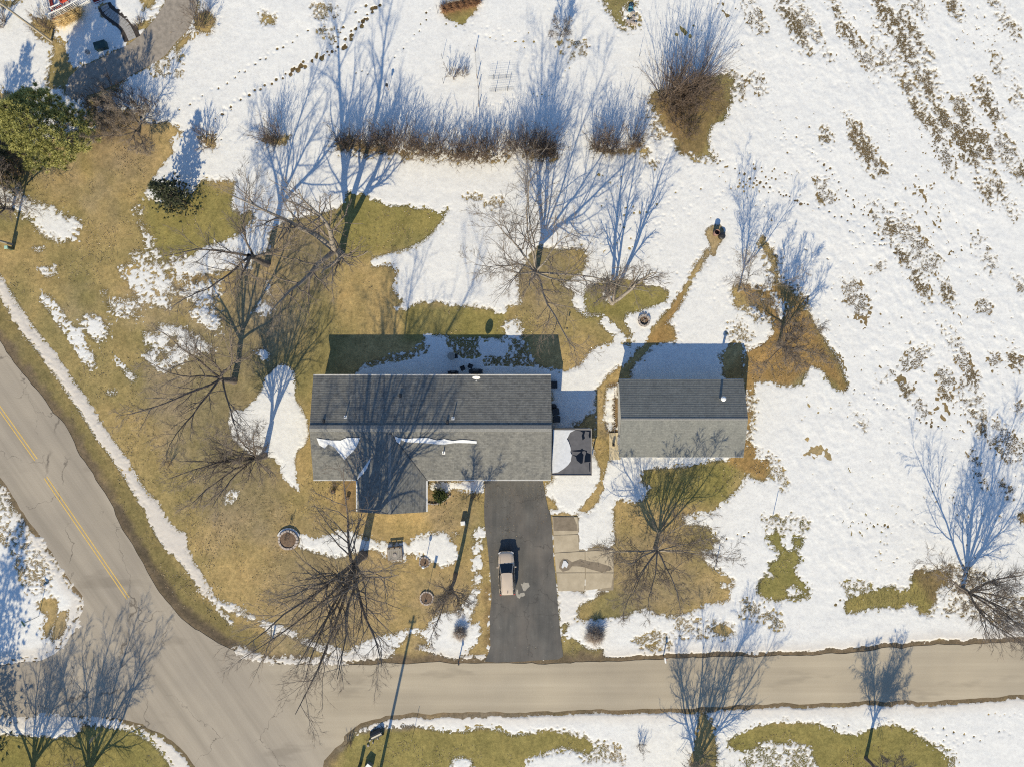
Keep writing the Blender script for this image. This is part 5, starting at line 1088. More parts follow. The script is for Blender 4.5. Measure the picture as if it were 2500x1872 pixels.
# dry ornamental grass, stalks
def grass_clump(name, label, px, n, R, h, mat, seed, cat='grass', ell=(1, 1), rz=0.0):
    r = np.random.RandomState(seed); x, y = S(*px); o = thing(name, label, cat, (x, y), 0, rz); tb = Tubes(); a = r.uniform(0, 6.28, n); q = R * .35 * np.sqrt(r.uniform(0, 1, n))
    A = np.stack([q * np.cos(a) * ell[0], q * np.sin(a) * ell[1], np.full(n, -.02)], -1); d = np.stack([np.cos(a) * r.uniform(.1, .7, n), np.sin(a) * r.uniform(.1, .7, n), np.ones(n)], -1) + r.normal(0, .15, (n, 3)); d /= np.linalg.norm(d, axis=1, keepdims=True)
    L = h * r.uniform(.6, 1.1, (n, 1)); Mid = A + d * L * .6; tb.twigs(A, Mid, .015); d2 = d + np.stack([np.cos(a), np.sin(a), -np.ones(n) * .8], -1) * .7; d2 /= np.linalg.norm(d2, axis=1, keepdims=True); tb.twigs(Mid - d * .1, Mid + d2 * L * .55, .014)
    tb.build('blades', mat, o); return o
mst = pm('straw', (.46, .32, .13), (.66, .50, .26), 3, .8)
for i, (u, v) in enumerate(((160, 56), (178, 46), (192, 38))): grass_clump('ornamental_grass', 'straw-coloured ornamental grass clump beside the white railed porch', (u, v), 420, 1.0, 1.3, mst, i)['group'] = 'ornamental grass by the porch'
mrs = pm('rusty_stalks', (.17, .085, .045), (.30, .17, .09), 3, .9)
for i, (u, v) in enumerate(((1088, 24), (1104, 20), (1120, 17), (1136, 14), (1152, 10), (1162, 6))): grass_clump('dry_stalks', 'clump of rusty dead stalks along the raised garden bed', (u, v), 300, 1.0, .8, mrs, 20 + i, 'plant')['group'] = 'dead stalks by the raised bed'

# stubble in the crop field and litter on the lawn
r = np.random.RandomState(8); tb = Tubes(); n = len(STUB); A = np.concatenate([STUB + r.normal(0, .08, STUB.shape), np.full((n, 1), -.04)], 1); dv = r.normal(0, .45, (n, 3)); dv[:, 2] = 1
tb.twigs(A, A + dv * r.uniform(.10, .32, (n, 1)), .016); o = tb.build('crop_stubble', pm('stubble', (.13, .09, .05), (.24, .17, .09), 2, .9), None); tag(o, 'dry crop stubble poking through the snow in the field', 'stubble', kind='stuff')
n = len(LITT); C = np.concatenate([LITT, np.full((n, 1), .004)], 1); an = r.uniform(0, 6.28, n); L = r.uniform(.025, .075, n); u = np.stack([np.cos(an) * L, np.sin(an) * L, r.normal(0, .25, n) * L], -1); v = np.stack([-np.sin(an) * L * .55, np.cos(an) * L * .55, r.normal(0, .3, n) * L], -1)
V = np.stack([C - u, C + v, C + u, C - v], 1).reshape(-1, 3); V[:, 2] += .012
m, t, b = nodes('leaf_litter'); a = attr(t, 'tint'); t.links.new(ramp(t, a.outputs['Fac'], [(0, (.11, .08, .045)), (.5, (.20, .145, .08)), (.85, (.33, .25, .15)), (1, (.48, .41, .29))]), b.inputs['Base Color']); b.inputs['Roughness'].default_value = .9
o = npmesh('leaf_litter', V, np.arange(4 * n).reshape(-1, 4), m, attrs={'tint': ('FLOAT', np.repeat(r.uniform(0, 1, n), 4))}); tag(o, 'dead leaves and bits scattered over the lawn', 'leaves', kind='stuff')
n = 900; P = LITT[r.choice(len(LITT), n)]; A = np.concatenate([P, np.full((n, 1), .01)], 1); an = r.uniform(0, 6.28, n); L = r.uniform(.25, .9, n); tb = Tubes(); tb.twigs(A, A + np.stack([np.cos(an) * L, np.sin(an) * L, r.uniform(0, .06, n)], -1), .012); o = tb.build('fallen_twigs', M['twig'], None); tag(o, 'small fallen twigs lying on the lawn under the trees', 'twigs', kind='stuff')
# ------------------------------------------------------------------ car
def make_car():
    x, y = S(1237, 1398, .8)
    car = thing('car', 'beige estate SUV parked on the dark asphalt driveway', 'car', (x, y), .02, math.radians(2.2))
    m, t, b = nodes('champagne_paint'); n = noise(t, 220, 2, .5); t.links.new(ramp(t, n, [(.3, (.58, .465, .345)), (.7, (.64, .515, .385))]), b.inputs['Base Color'])
    b.inputs['Metallic'].default_value = .15; b.inputs['Roughness'].default_value = .32; b.inputs['Coat Weight'].default_value = .6; b.inputs['Coat Roughness'].default_value = .08
    paint_ = m; tyre = pm('tyre_rubber', (.012, .012, .012), (.025, .025, .025), 9, .85); lens = pm('clear_lens', (.55, .55, .55), (.7, .7, .7), 8, .1); redl = pm('red_lens', (.35, .01, .01), (.5, .02, .02), 6, .15)
    # stations: y, half width, bottom, top of side/bonnet
    st = [(-2.36, .70, .42, .92), (-2.30, .82, .34, 1.0), (-2.05, .88, .28, 1.06), (-1.2, .90, .26, 1.06), (0, .90, .26, 1.04), (.9, .895, .26, 1.03), (1.25, .885, .27, 1.01), (1.75, .86, .28, .95), (2.1, .80, .30, .88), (2.28, .70, .34, .80), (2.37, .54, .40, .70)]
    ring = []
    for (yy, w_, zb, zt) in st:
        pts = [(-w_ * .92, zb), (-w_, zb + .16), (-w_, zt - .26), (-w_ * .97, zt - .10), (-w_ * .86, zt - .015), (-w_ * .5, zt + .025), (0, zt + .035)]
        ring.append([(px_, yy, pz) for px_, pz in pts] + [(-px_, yy, pz) for px_, pz in pts[-2::-1]])
    k = len(ring[0]); V = [p for r_ in ring for p in r_]; F = [(i * k + j, i * k + (j + 1) % k, (i + 1) * k + (j + 1) % k, (i + 1) * k + j) for i in range(len(ring) - 1) for j in range(k)]
    F += [tuple(range(k)), tuple(range((len(ring) - 1) * k + k - 1, (len(ring) - 1) * k - 1, -1))]
    body = MB().add(V, [f[::-1] for f in F]).build('body', paint_, car, True)
    md = body.modifiers.new('edge', 'EDGE_SPLIT'); md.split_angle = math.radians(38)
    # greenhouse: bottom and top outlines
    bot = [(-.80, -2.22), (.80, -2.22), (.86, -1.6), (.86, .55), (.74, 1.02), (.38, 1.16), (-.38, 1.16), (-.74, 1.02), (-.86, .55), (-.86, -1.6)]
    top = [(-.60, -2.12), (.60, -2.12), (.665, -1.6), (.655, -.05), (.585, .17), (.30, .24), (-.30, .24), (-.585, .17), (-.655, -.05), (-.665, -1.6)]
    n_ = len(bot); zb, zt = 1.02, 1.62
    V = [(px_, py_, zb) for px_, py_ in bot] + [(px_, py_, zt) for px_, py_ in top]
    MB().add(V, [(i, (i + 1) % n_, n_ + (i + 1) % n_, n_ + i) for i in range(n_)]).build('window_glass', M['glass'], car)
    # roof skin, crowned
    rf = []; rings_ = 5
    for q in range(rings_ + 1):
        s_ = 1 - q / rings_ * .96; rf += [(px_ * s_ * 1.015, (py_ + .95) * s_ * 1.005 - .95, zt + .01 + .085 * (1 - s_ ** 2)) for px_, py_ in top]
    Fr = [(q * n_ + i, q * n_ + (i + 1) % n_, (q + 1) * n_ + (i + 1) % n_, (q + 1) * n_ + i) for q in range(rings_) for i in range(n_)] + [tuple(range(rings_ * n_, (rings_ + 1) * n_))]
    MB().add(rf, Fr).build('roof', paint_, car, True)
    def lerp(i, s_): return Vector(V[i]).lerp(Vector(V[n_ + i]), s_)
    for i, nm in ((4, 'pillar'), (7, 'pillar'), (2, 'pillar'), (9, 'pillar'), (0, 'pillar'), (1, 'pillar')): MB().bar(lerp(i, 0), lerp(i, 1.02), .045, 6).build(nm, paint_, car)
    for sx_ in (-1, 1):
        for yy, tt in ((-.75, 0), (.0, 0)): MB().bar((sx_ * .862, yy, zb), (sx_ * .662, yy, zt), .035, 5).build('pillar', M['black'], car)
        mr = MB().box((sx_ * 1.0, .72, 1.08), (.20, .12, .15), 0, .2).bar((sx_ * .86, .74, 1.04), (sx_ * .95, .72, 1.05), .03).build('wing_mirror', paint_, car)
        rl = MB().bar((sx_ * .60, -1.95, 1.73), (sx_ * .60, -.15, 1.73), .018, 6).build('roof_rail', paint_, car)
        for yy in (-1.85, -1.25, -.35): MB().box((sx_ * .60, yy, 1.69), (.05, .12, .08)).build('rail_foot', M['black'], rl)
        MB().box((sx_ * .66, 2.16, .71), (.30, .26, .15), -sx_ * .55).build('headlight', lens, car); MB().box((sx_ * .74, -2.29, .84), (.2, .14, .32)).build('tail_light', redl, car)
        for yy in (-1.25, -.35): MB().box((sx_ * .905, yy, .90), (.03, .18, .035)).build('door_handle', paint_, car)
        MB().box((sx_ * .893, -.2, .42), (.03, 2.3, .14)).build('sill_trim', M['black'], car)
        for yy in (-1.43, 1.42):
            arch = MB(); arch.bar((sx_ * .70, yy, .36), (sx_ * .905, yy, .36), .40, 20); arch.build('wheel_arch', M['black'], car)
            wh = MB().lathe((0, 0, 0), [(.20, -.1), (.33, -.11), (.345, -.06), (.345, .06), (.33, .11), (.20, .1)], 24, False)
            wv_ = [(sx_ * .82 + p[2], yy + p[0], .345 + p[1]) for p in wh.v]; wh.v = wv_; to = wh.build('wheel', tyre, car, True)
            rm_ = MB().bar((sx_ * .76, yy, .345), (sx_ * .915, yy, .345), .205, 16); rm_.build('rim', M['grey_metal'], to)
    for (xx, ww) in ((0, 1.5),): MB().box((xx, 2.335, .50), (1.25, .1, .16)).build('grille', M['black'], car)
    MB().box((0, -2.37, .55), (1.5, .08, .2)).build('bumper', M['black'], car)
    bl = MB(); bl.bar((-.60, 1.0, 1.055), (-.68, 2.0, .93), .008, 4).bar((.60, 1.0, 1.055), (.68, 2.0, .93), .008, 4); bl.build('bonnet_seam', M['black'], car)
    MB().box((.05, -1.85, 1.735), (.05, .22, .05)).build('aerial', M['black'], car)
    for sx_ in (-.25, .2): MB().bar((sx_, 1.16, 1.06), (sx_ + .45, .98, 1.10), .012, 4).build('wiper', M['black'], car)
    return car
make_car()

# ------------------------------------------------------------------ yard things
def ring_of_blocks(parent, R, n, wd, ht, mat, z=0, jig=.02, seed=1, name='block', arc=(0, 2 * math.pi)):
    r = random.Random(seed); me = None
    for k in range(n):
        a = arc[0] + (arc[1] - arc[0]) * (k + .5) / n; L = (arc[1] - arc[0]) * R / n * .93
        if me is None: me = MB().box((0, 0, 0), (L, wd, ht), 0, .1).build(name, mat, parent); o = me
        else: o = me.copy(); SC.collection.objects.link(o); o.parent = parent
        o.location = (R * math.cos(a) + r.uniform(-jig, jig), R * math.sin(a) + r.uniform(-jig, jig), z + ht / 2 + r.uniform(-.01, .01)); o.rotation_euler = (r.uniform(-.05, .05), r.uniform(-.05, .05), a + math.pi / 2 + r.uniform(-.06, .06))
def z5(x, y): return (640 + x / 4.0963, 1180 + y / 4.0963)
# raised round planter + windmill
pl = thing('round_planter', 'round raised planter of pale blocks in the west front lawn', 'planter', S(*z5(265, 560)))
MB().lathe((0, 0, 0), [(.96, -.05), (.96, .22), (.6, .27), (0.02, .28)], 24).build('soil', M['soil'], pl); ring_of_blocks(pl, 1.02, 18, .22, .17, M['concrete_block'], 0, .02, 1); ring_of_blocks(pl, .99, 18, .22, .16, M['concrete_block'], .172, .02, 2)
tag(MB().prism([(S(*z5(265, 560))[0] + r_ * math.cos(a), S(*z5(265, 560))[1] + r_ * math.sin(a)) for a, r_ in [(math.radians(20 + 14 * k), 1.32) for k in range(11)] + [(math.radians(160 - 14 * k), 1.14) for k in range(11)]], 0, .16).build('snow_drift', M['snow_lump']), 'crescent of snow hugging the round planter', 'snow')
wm = thing('garden_windmill', 'small dark garden windmill rising from the round planter', 'windmill', (S(*z5(262, 520))), .24)
for sx_ in (-1, 1):
    for sy_ in (-1, 1): MB().bar((sx_ * .2, sy_ * .2, 0), (sx_ * .04, sy_ * .04, 1.05), .014, 4).build('leg', M['dark_metal'], wm)
for zz_ in (.3, .65): 
    q = .2 - .155 * zz_; MB().path([(-q, -q, zz_), (q, -q, zz_), (q, q, zz_), (-q, q, zz_), (-q, -q, zz_)], .009, 4).build('brace', M['dark_metal'], wm)
whl = MB().bar((0, -.18, 1.15), (0, -.1, 1.15), .04, 8).build('wheel', M['dark_metal'], wm)
for k in range(10):
    a = 2 * math.pi * k / 10; c_, s_ = math.cos(a), math.sin(a); MB().add([(.05 * c_, -.15, 1.15 + .05 * s_), (.24 * c_ - .05 * s_, -.17, 1.15 + .24 * s_ + .05 * c_), (.24 * c_ + .05 * s_, -.13, 1.15 + .24 * s_ - .05 * c_)], [(0, 1, 2), (2, 1, 0)]).build('vane', M['dark_metal'], whl)
MB().bar((0, -.1, 1.15), (.18, .32, 1.17), .012, 5).box((.25, .42, 1.18), (.02, .24, .2), -.4).build('tail', M['dark_metal'], wm)
# square wishing-well box
sw = thing('well_box', 'weathered square wooden well cover in the front lawn', 'well', S(*z5(1330, 690)), 0, .08)
for k in range(7): MB().box((-.66 + .22 * k, -.05, .34), (.205, 1.3, .05)).build('plank', M['timber'], sw)
for (cx_, cy_, sx_, sy_) in ((0, -.72, 1.56, .08), (0, .62, 1.56, .08), (-.77, -.05, .08, 1.24), (.77, -.05, .08, 1.24)): MB().box((cx_, cy_, .17), (sx_, sy_, .38)).build('side_board', M['wood'], sw)
MB().lathe((0, -.15, .366), [(.21, 0), (.21, .05), (.17, .07)], 18).build('lid', M['stone'], sw)
for sx_ in (-.6, .0, .6): MB().bar((sx_, .45, .37), (sx_, .45, .62), .07, 8).build('post', M['wood'], sw)
MB().box((0, .45, .66), (1.45, .2, .07)).build('beam', M['timber'], sw)
# globe lamp
lp_ = thing('garden_lamp', 'lamp post with a white globe in the front lawn snow', 'lamp', S(1038, 1374)); MB().bar((0, 0, -.05), (0, 0, 1.62), .035, 8).lathe((0, 0, 0), [(.1, 0), (.1, .1), (.04, .2)], 10).build('post', M['dark_metal'], lp_)
gl = MB(); gl.lathe((0, 0, 1.78), [(.01, -.16), (.10, -.13), (.15, -.05), (.16, 0), (.15, .06), (.1, .13), (.01, .16)], 16); gl.build('globe', M['white'], lp_, True)
ring_r = thing('planting_bed', 'small stone-edged bed around the globe lamp post', 'flower bed', S(1036, 1372)); MB().lathe((0, 0, 0), [(.55, -.02), (.5, .06), (.02, .09)], 16).build('soil', M['soil'], ring_r); ring_of_blocks(ring_r, .55, 11, .16, .12, M['stone'], -.01, .03, 5, 'stone')
# flag pole in ring bed
rb_ = thing('ring_bed', 'stone-ringed soil bed with a slim flag pole in the front lawn', 'flower bed', S(*z5(1645, 1145))); MB().lathe((0, 0, 0), [(.66, -.02), (.6, .07), (.02, .1)], 18).build('soil', M['soil'], rb_); ring_of_blocks(rb_, .7, 15, .17, .13, M['concrete_block'], -.01, .02, 6)
fp = thing('flag_pole', 'slim garden flag pole with a limp dark flag', 'flag pole', S(*z5(1650, 1110)), .06); MB().bar((0, 0, 0), (0, 0, 2.75), .022, 6).build('pole', M['dark_metal'], fp)
MB().prism([(0, .015), (.12, .05), (.2, -.02), (.28, .03), (.28, .05), (.2, .0), (.12, .07), (0, .035)], 1.75, 2.7).build('flag', pm('dark_flag', (.05, .05, .06), (.1, .1, .12), 4, .8), fp)
# pale cabinet by the trunk
ub = thing('utility_pedestal', 'small pale utility pedestal near the driveway edge', 'utility box', S(1131, 1274), 0, .1); MB().box((0, 0, .28), (.46, .4, .62)).build('cabinet', M['grey_metal'], ub); MB().box((0, 0, .62), (.52, .46, .07), 0, .15).build('lid', M['white'], ub)
# stones in the house bed
for i, (qx, qy, sz) in enumerate(((715, 75, .5), (860, 138, .45))):
    o = thing('garden_urn', 'squat dark urn in the bed left of the house wing', 'urn', S(*z5(qx, qy)), 0, i, 'dark urns by the house front'); MB().lathe((0, 0, 0), [(.1, 0), (.2 * sz * 2, .12), (.24 * sz * 2, .3), (.2 * sz * 2, .32), (.12, .3)], 12, True).build('bowl', M['dark_metal'], o, True); MB().lathe((0, 0, .305), [(.16 * sz * 2, 0), (.02, .03)], 10).build('soil', M['soil'], o)
be = thing('bed_edging', 'curved stone edging of the bed beside the front door', 'edging', S(1063, 1222))
cpt = [S(u, v) for u, v in rnd([(1044, 1228), (1060, 1231), (1075, 1227), (1092, 1216), (1100, 1208)], 2)]; tt_ = sum(math.dist(a, b) for a, b in zip(cpt, cpt[1:]))
for k in range(9):
    p, d = at_len(cpt, tt_ * (k + .5) / 9); MB().box((0, 0, 0), (tt_ / 9 * .93, .16, .16), 0, .12).build('stone', M['stone'], be, loc=(p.x - be.location.x, p.y - be.location.y, .06)).rotation_euler = (0, 0, math.atan2(d.y, d.x))
# mailboxes
def mailbox(label, px, post, box_, rz_):
    o = thing('mailbox', label, 'mailbox', S(*px), 0, rz_); MB().box((0, 0, .52), (.1, .1, 1.1)).build('post', post, o); pr = [(-.09, 0), (.09, 0), (.09, .12), (.06, .19), (0, .215), (-.06, .19), (-.09, .12)]
    mb = MB(); L = .26; vs = [(a, -L, 1.07 + c) for a, c in pr] + [(a, L, 1.07 + c) for a, c in pr]; k = len(pr); mb.add(vs, [(i, (i + 1) % k, k + (i + 1) % k, k + i) for i in range(k)] + [tuple(range(k - 1, -1, -1)), tuple(range(k, 2 * k))]); bx_ = mb.build('box', box_, o)
    MB().box((0, -.27, 1.16), (.16, .015, .17)).build('door', box_, bx_); MB().box((.1, .05, 1.2), (.012, .1, .05)).build('flag', M['red'], bx_)
mailbox('dark mailbox on a post beside the driveway mouth', T('I', 766, 958), M['wood'], M['dark_metal'], .05); mailbox('pale mailbox on the road edge opposite the bare trees', T('I', 2074, 945), M['wood'], M['white'], .1)
# posts
def post(name, label, px, h, r_, mat, cat='post', head=None, group=None, rz_=0):
    o = thing(name, label, cat, S(*px), 0, rz_, group); MB().bar((0, 0, -.1), (0, 0, h), r_, 8).build('post', mat, o)
    if head: head(o, h)
    return o
def birdhouse(o, h):
    b_ = MB().box((0, 0, h + .12), (.18, .2, .26)).build('house', M['wood'], o); MB().add([(-.15, -.16, h + .24), (.15, -.16, h + .24), (.15, .16, h + .24), (-.15, .16, h + .24), (0, -.16, h + .36), (0, .16, h + .36)], [(0, 1, 4), (3, 5, 2), (0, 4, 5, 3), (1, 2, 5, 4), (0, 3, 2, 1)]).build('roof', M['dark_metal'], b_)
def feeder(o, h):
    MB().path([(0, 0, h), (.08, 0, h + .16), (.2, 0, h + .14), (.22, 0, h + .02)], .012, 4).build('hook', M['dark_metal'], o); MB().lathe((.22, 0, h - .24), [(.09, 0), (.07, .03), (.06, .2), (.1, .22), (.02, .28)], 10).build('feeder', M['dark_metal'], o)
def street_sign(face):
    def f_(o, h): MB().box((0, 0, h + .1), (.75, .03, .22)).build('sign_board', face, o); MB().box((0, 0, h + .34), (.03, .65, .2)).build('sign_board', face, o)
    return f_
post('feeder_pole', 'dark bird feeder pole on the back lawn', T('E', 1440, 482), 1.15, .025, M['dark_metal'], 'bird feeder', feeder); post('birdhouse', 'birdhouse on a thin post in the snowy back yard', T('B', 313, 580), 1.1, .025, M['wood'], 'birdhouse', birdhouse)
post('fence_post', 'slim metal post standing in snow beyond the garage lawn', T('J', 595, 45), 1.8, .035, M['grey_metal']); post('fence_post', 'slim metal post at the brown grass edge in front of the detached garage', T('J', 222, 388), 1.75, .04, M['grey_metal'])
post('street_sign', 'crossed street name signs on the snowy corner', (95, 1503), 2.2, .035, M['grey_metal'], 'sign', street_sign(pm('sign_green', (.03, .10, .06), (.05, .15, .09), 4, .5)), rz_=.6); post('road_sign', 'road sign post on the southwest corner verge', (249, 1784), 1.75, .03, M['grey_metal'], 'sign', lambda o, h: MB().box((0, 0, h + .25), (.5, .03, .55)).build('sign_board', M['grey_metal'], o), rz_=1.4)
post('marker_post', 'thin marker post on the muddy verge south of the road', T('I', 476, 1420), 1.7, .022, M['dark_metal']); post('marker_post', 'short grey marker post on the lawn corner by the junction', T('H', 1750, 830), .9, .09, M['stone'])
post('marker_post', 'stubby red reflector stake at the road curve', T('H', 1702, 958), .6, .025, M['rust'])
for i, (u, v, hh) in enumerate(((1069, 34, 1.9), (1080, 145, 1.4), (1083, 205, 1.45), (1560, 140, 1.4))): post('stake', 'thin garden stake standing in the snowy back yard', (u, v), hh, .018, M['dark_metal'], 'stake', group='garden stakes')
# netting fence and wire trellises
nf = thing('net_fence', 'sagging garden net fence on dark posts in the back yard', 'fence', S(1165, 170))
npx = [(1160, 128), (1165, 194), (1168, 217), (1169, 262)]; npw = [(S(*p)[0] - nf.location.x, S(*p)[1] - nf.location.y) for p in npx]
for (a, b), hh in zip(npw, (1.2, 1.3, 1.0, .9)): MB().bar((a, b, -.1), (a, b, hh), .04, 6).build('post', M['wood'], nf)
for a, b in zip(npw, npw[1:]):
    for zz_ in (.25, .5, .75, .95): MB().bar((*a, zz_), (*b, zz_), .008, 3).build('wire', M['dark_metal'], nf)
for i, (p, q) in enumerate((((1205.7, 195), (1235.4, 193)), ((1209.3, 225.4), (1239.3, 223)))):
    o = thing('wire_trellis', 'wire garden trellis panel between two thin posts on the snow', 'trellis', S((p[0] + q[0]) / 2, (p[1] + q[1]) / 2), 0, 0, 'wire trellises'); a = Vector(S(*p)) - Vector(o.location[:2]); b = Vector(S(*q)) - Vector(o.location[:2]); d = (b - a).normalized() * .65
    for e in (a, b): MB().bar((e.x, e.y, -.1), (e.x, e.y, 1.3), .025, 6).build('post', M['dark_metal'], o)
    for zz_ in np.linspace(.15, 1.15, 7): MB().bar((*(a - d), zz_), (*(b + d), zz_), .005, 3).build('wire', M['dark_metal'], o)
    for k in range(13):
        e = (a - d).lerp(b + d, k / 12); MB().bar((e.x, e.y, .15), (e.x, e.y, 1.15), .004, 3).build('wire', M['dark_metal'], o)
# burn barrel, drum, fire ring
bb = thing('burn_barrel', 'rusty open burn barrel at the end of the trodden path', 'barrel', S(1746, 571)); MB().lathe((0, 0, 0), [(.29, 0), (.30, .28), (.31, .29), (.30, .30), (.30, .58), (.31, .59), (.30, .60), (.30, .88), (.285, .88), (.28, .1), (.02, .08)], 22).build('drum', M['rust'], bb, True); MB().lathe((0, 0, .09), [(.275, 0), (.27, .3), (.02, .34)], 18).build('ash', M['black'], bb)
b2 = thing('metal_drum', 'black lidded drum beside the rusty burn barrel', 'drum', S(1760.5, 578)); MB().lathe((0, 0, 0), [(.34, 0), (.36, .02), (.36, .42), (.37, .44), (.35, .47), (.1, .50), (.02, .5)], 20).build('drum', M['black'], b2, True); MB().bar((-.12, 0, .5), (.12, 0, .5), .025).build('handle', M['dark_metal'], b2)
fr_ = thing('fire_ring', 'stone fire ring with ash on the snow beside the path', 'fire ring', S(1572, 783.5)); MB().lathe((0, 0, 0), [(.5, -.02), (.45, .05), (.02, .08)], 16).build('ash', M['soil'], fr_); ring_of_blocks(fr_, .58, 12, .24, .26, M['stone'], -.02, .03, 8, 'stone')
MB().bar((-.2, -.1, .1), (.22, .12, .14), .05, 7).build('log', M['wood'], fr_); MB().bar((.1, -.2, .12), (-.05, .25, .15), .045, 7).build('log', M['bark2'], fr_)
# patio behind the house
def zb_(x, y): return (960 + x / 5.018, 780 + y / 5.018)
pt = thing('patio_table', 'round grey patio table in the shade behind the house', 'table', S(*zb_(710, 450), .7)); MB().lathe((0, 0, .68), [(.42, 0), (.43, .02), (.42, .04)], 24).build('top', M['timber'], pt); MB().bar((0, 0, .02), (0, 0, .68), .04, 8).lathe((0, 0, 0), [(.28, 0), (.26, .04), (.04, .06)], 14).build('pedestal', M['dark_metal'], pt)
def patio_chair(label, px, rz_, grp=None):
    o = thing('patio_chair', label, 'chair', S(*px), 0, rz_, grp); MB().box((0, 0, .42), (.5, .48, .05)).build('seat', M['black'], o); MB().box((0, .24, .7), (.5, .05, .5)).build('backrest', M['black'], o)
    for sx_ in (-.23, .23):
        MB().bar((sx_, -.2, .6), (sx_, .24, .62), .02, 5).build('armrest', M['black'], o)
        for sy_ in (-.21, .22): MB().bar((sx_, sy_, 0), (sx_, sy_, .6 if sy_ < 0 else .42), .018, 5).build('leg', M['black'], o)
patio_chair('black patio chair pushed up to the round patio table', zb_(765, 452), -1.5); patio_chair('black patio chair standing near the house wall', zb_(855, 600), .4); patio_chair('black patio chair beside the covered grill', zb_(950, 575), 1.2)
def covered(name, label, px, dims, rz_=0):
    o = thing(name, label, 'grill', S(*px), 0, rz_); x_, y_, z_ = dims; MB().box((0, 0, z_ * .45), (x_, y_, z_ * .9)).build('cart', M['black'], o)
    hd = MB(); pr = [(-y_ / 2, 0), (-y_ / 2, .1), (-y_ * .3, .24), (y_ * .1, .3), (y_ * .4, .2), (y_ / 2, 0)]; k = len(pr); vs = [(-x_ * .3, a, z_ * .9 + c) for a, c in pr] + [(x_ * .3, a, z_ * .9 + c) for a, c in pr]
    hd.add(vs, [(i, (i + 1) % k, k + (i + 1) % k, k + i) for i in range(k)] + [tuple(range(k - 1, -1, -1)), tuple(range(k, 2 * k))]); hd.build('hood', M['dark_metal'], o); MB().bar((-x_ * .2, -y_ * .5 - .03, z_ * .9 + .1), (x_ * .2, -y_ * .5 - .03, z_ * .9 + .1), .02).build('handle', M['grey_metal'], o)
    for sx_ in (-1, 1): MB().box((sx_ * x_ * .5 + sx_ * .12, 0, z_ * .85), (.24, y_ * .8, .04)).build('side_shelf', M['dark_metal'], o)
covered('gas_grill', 'wide black gas grill against the rear house wall', zb_(1015, 640), (1.05, .6, .95)); covered('charcoal_grill', 'smaller black grill against the rear house wall', zb_(740, 655), (.7, .5, .8))
# carts and condenser on the east wall
def cart(label, px, rz_):
    o = thing('wheeled_bin', label, 'bin', S(*px), 0, rz_); MB().box((0, 0, .52), (.6, .66, .95), math.pi, -.12).build('body', M['black'], o); MB().box((0, .02, 1.03), (.68, .78, .07), 0, .1).build('lid', M['black'], o); MB().bar((-.25, .4, 1.0), (.25, .4, 1.0), .02).build('handle', M['black'], o)
    for sx_ in (-.31, .31): MB().bar((sx_ - .03, .28, .13), (sx_ + .03, .28, .13), .13, 12).build('wheel', M['black'], o)
cart('black wheeled bin nearest the porch against the east wall', (1357.5, 1022), -1.57); cart('black wheeled bin with a loose lid beside the east wall', (1355, 1004), -1.4)
ac = thing('air_conditioner', 'dark air conditioner unit against the east wall of the house', 'air conditioner', S(1352.5, 939)); MB().box((0, 0, .36), (.66, .8, .72)).build('cabinet', M['dark_metal'], ac); MB().lathe((0, 0, .722), [(.3, 0), (.3, .03), (.26, .035)], 18).build('fan_ring', M['black'], ac)
for k in range(5): MB().box((0, -.24 + .12 * k, .77), (.5, .02, .015)).build('grille_bar', M['black'], ac)
hr = thing('hose_reel', 'coiled dark hose on a reel by the east wall', 'hose reel', S(1352, 992)); MB().lathe((0, 0, .08), [(.16, 0), (.3, -.04), (.33, .05), (.3, .12), (.16, .1)], 18, False).build('hose', M['black'], hr, True); MB().lathe((0, 0, 0), [(.17, 0), (.17, .2), (.05, .24)], 14).build('hub', M['dark_metal'], hr)
# bed edging beside the garage: little stones in a row
ge = thing('stone_edging', 'row of small pale stones along the garage wall bed', 'edging', (GX0 - .1, GYR + .6)); r_ = random.Random(3); sm = None
for k in range(26):
    if sm is None: sm = MB().lathe((0, 0, 0), [(.02, 0), (.055, .02), (.05, .05), (.015, .07)], 7).build('stone', M['concrete_block'], ge); o = sm
    else: o = sm.copy(); SC.collection.objects.link(o); o.parent = ge
    o.location = (r_.uniform(-.03, .03) - .02, -3.1 + .23 * k + r_.uniform(-.03, .03), 0); o.rotation_euler = (0, 0, r_.uniform(0, 6)); 
# utility poles, street light
up_ = thing('utility_pole', 'tall wooden utility pole south of the road junction', 'pole', S(921, 1912)); MB().bar((0, 0, -.3), (0, 0, 11.6), .17, 12, .12).build('pole', M['pole'], up_); MB().box((0, .16, 11.1), (.8, .1, .12)).build('crossarm', M['pole'], up_)
for sx_ in (-.35, .35): MB().lathe((sx_, .16, 11.16), [(.03, 0), (.05, .06), (.035, .1), (.05, .14), (.01, .18)], 8).build('insulator', M['grey_metal'], up_)
u2 = thing('utility_pole', 'pale wooden pole rising beside the brown bush near the porch', 'pole', S(125.5, 101)); MB().bar((0, 0, -.3), (0, 0, 9.4), .13, 10, .1).build('pole', pm('pale_pole', (.30, .25, .18), (.42, .36, .27), 4, .85, mapscale=(6, 6, .4)), u2); MB().box((0, 0, 8.9), (.1, 1.8, .12)).build('crossarm', M['pole'], u2)
u3 = thing('utility_pole', 'pale wooden pole at the lawn edge beside a green pedestal', 'pole', S(30, 597)); MB().bar((0, 0, -.3), (0, 0, 9.2), .13, 10, .1).build('pole', M['timber'], u3); MB().box((0, 0, 8.8), (1.6, .1, .12)).build('crossarm', M['pole'], u3)
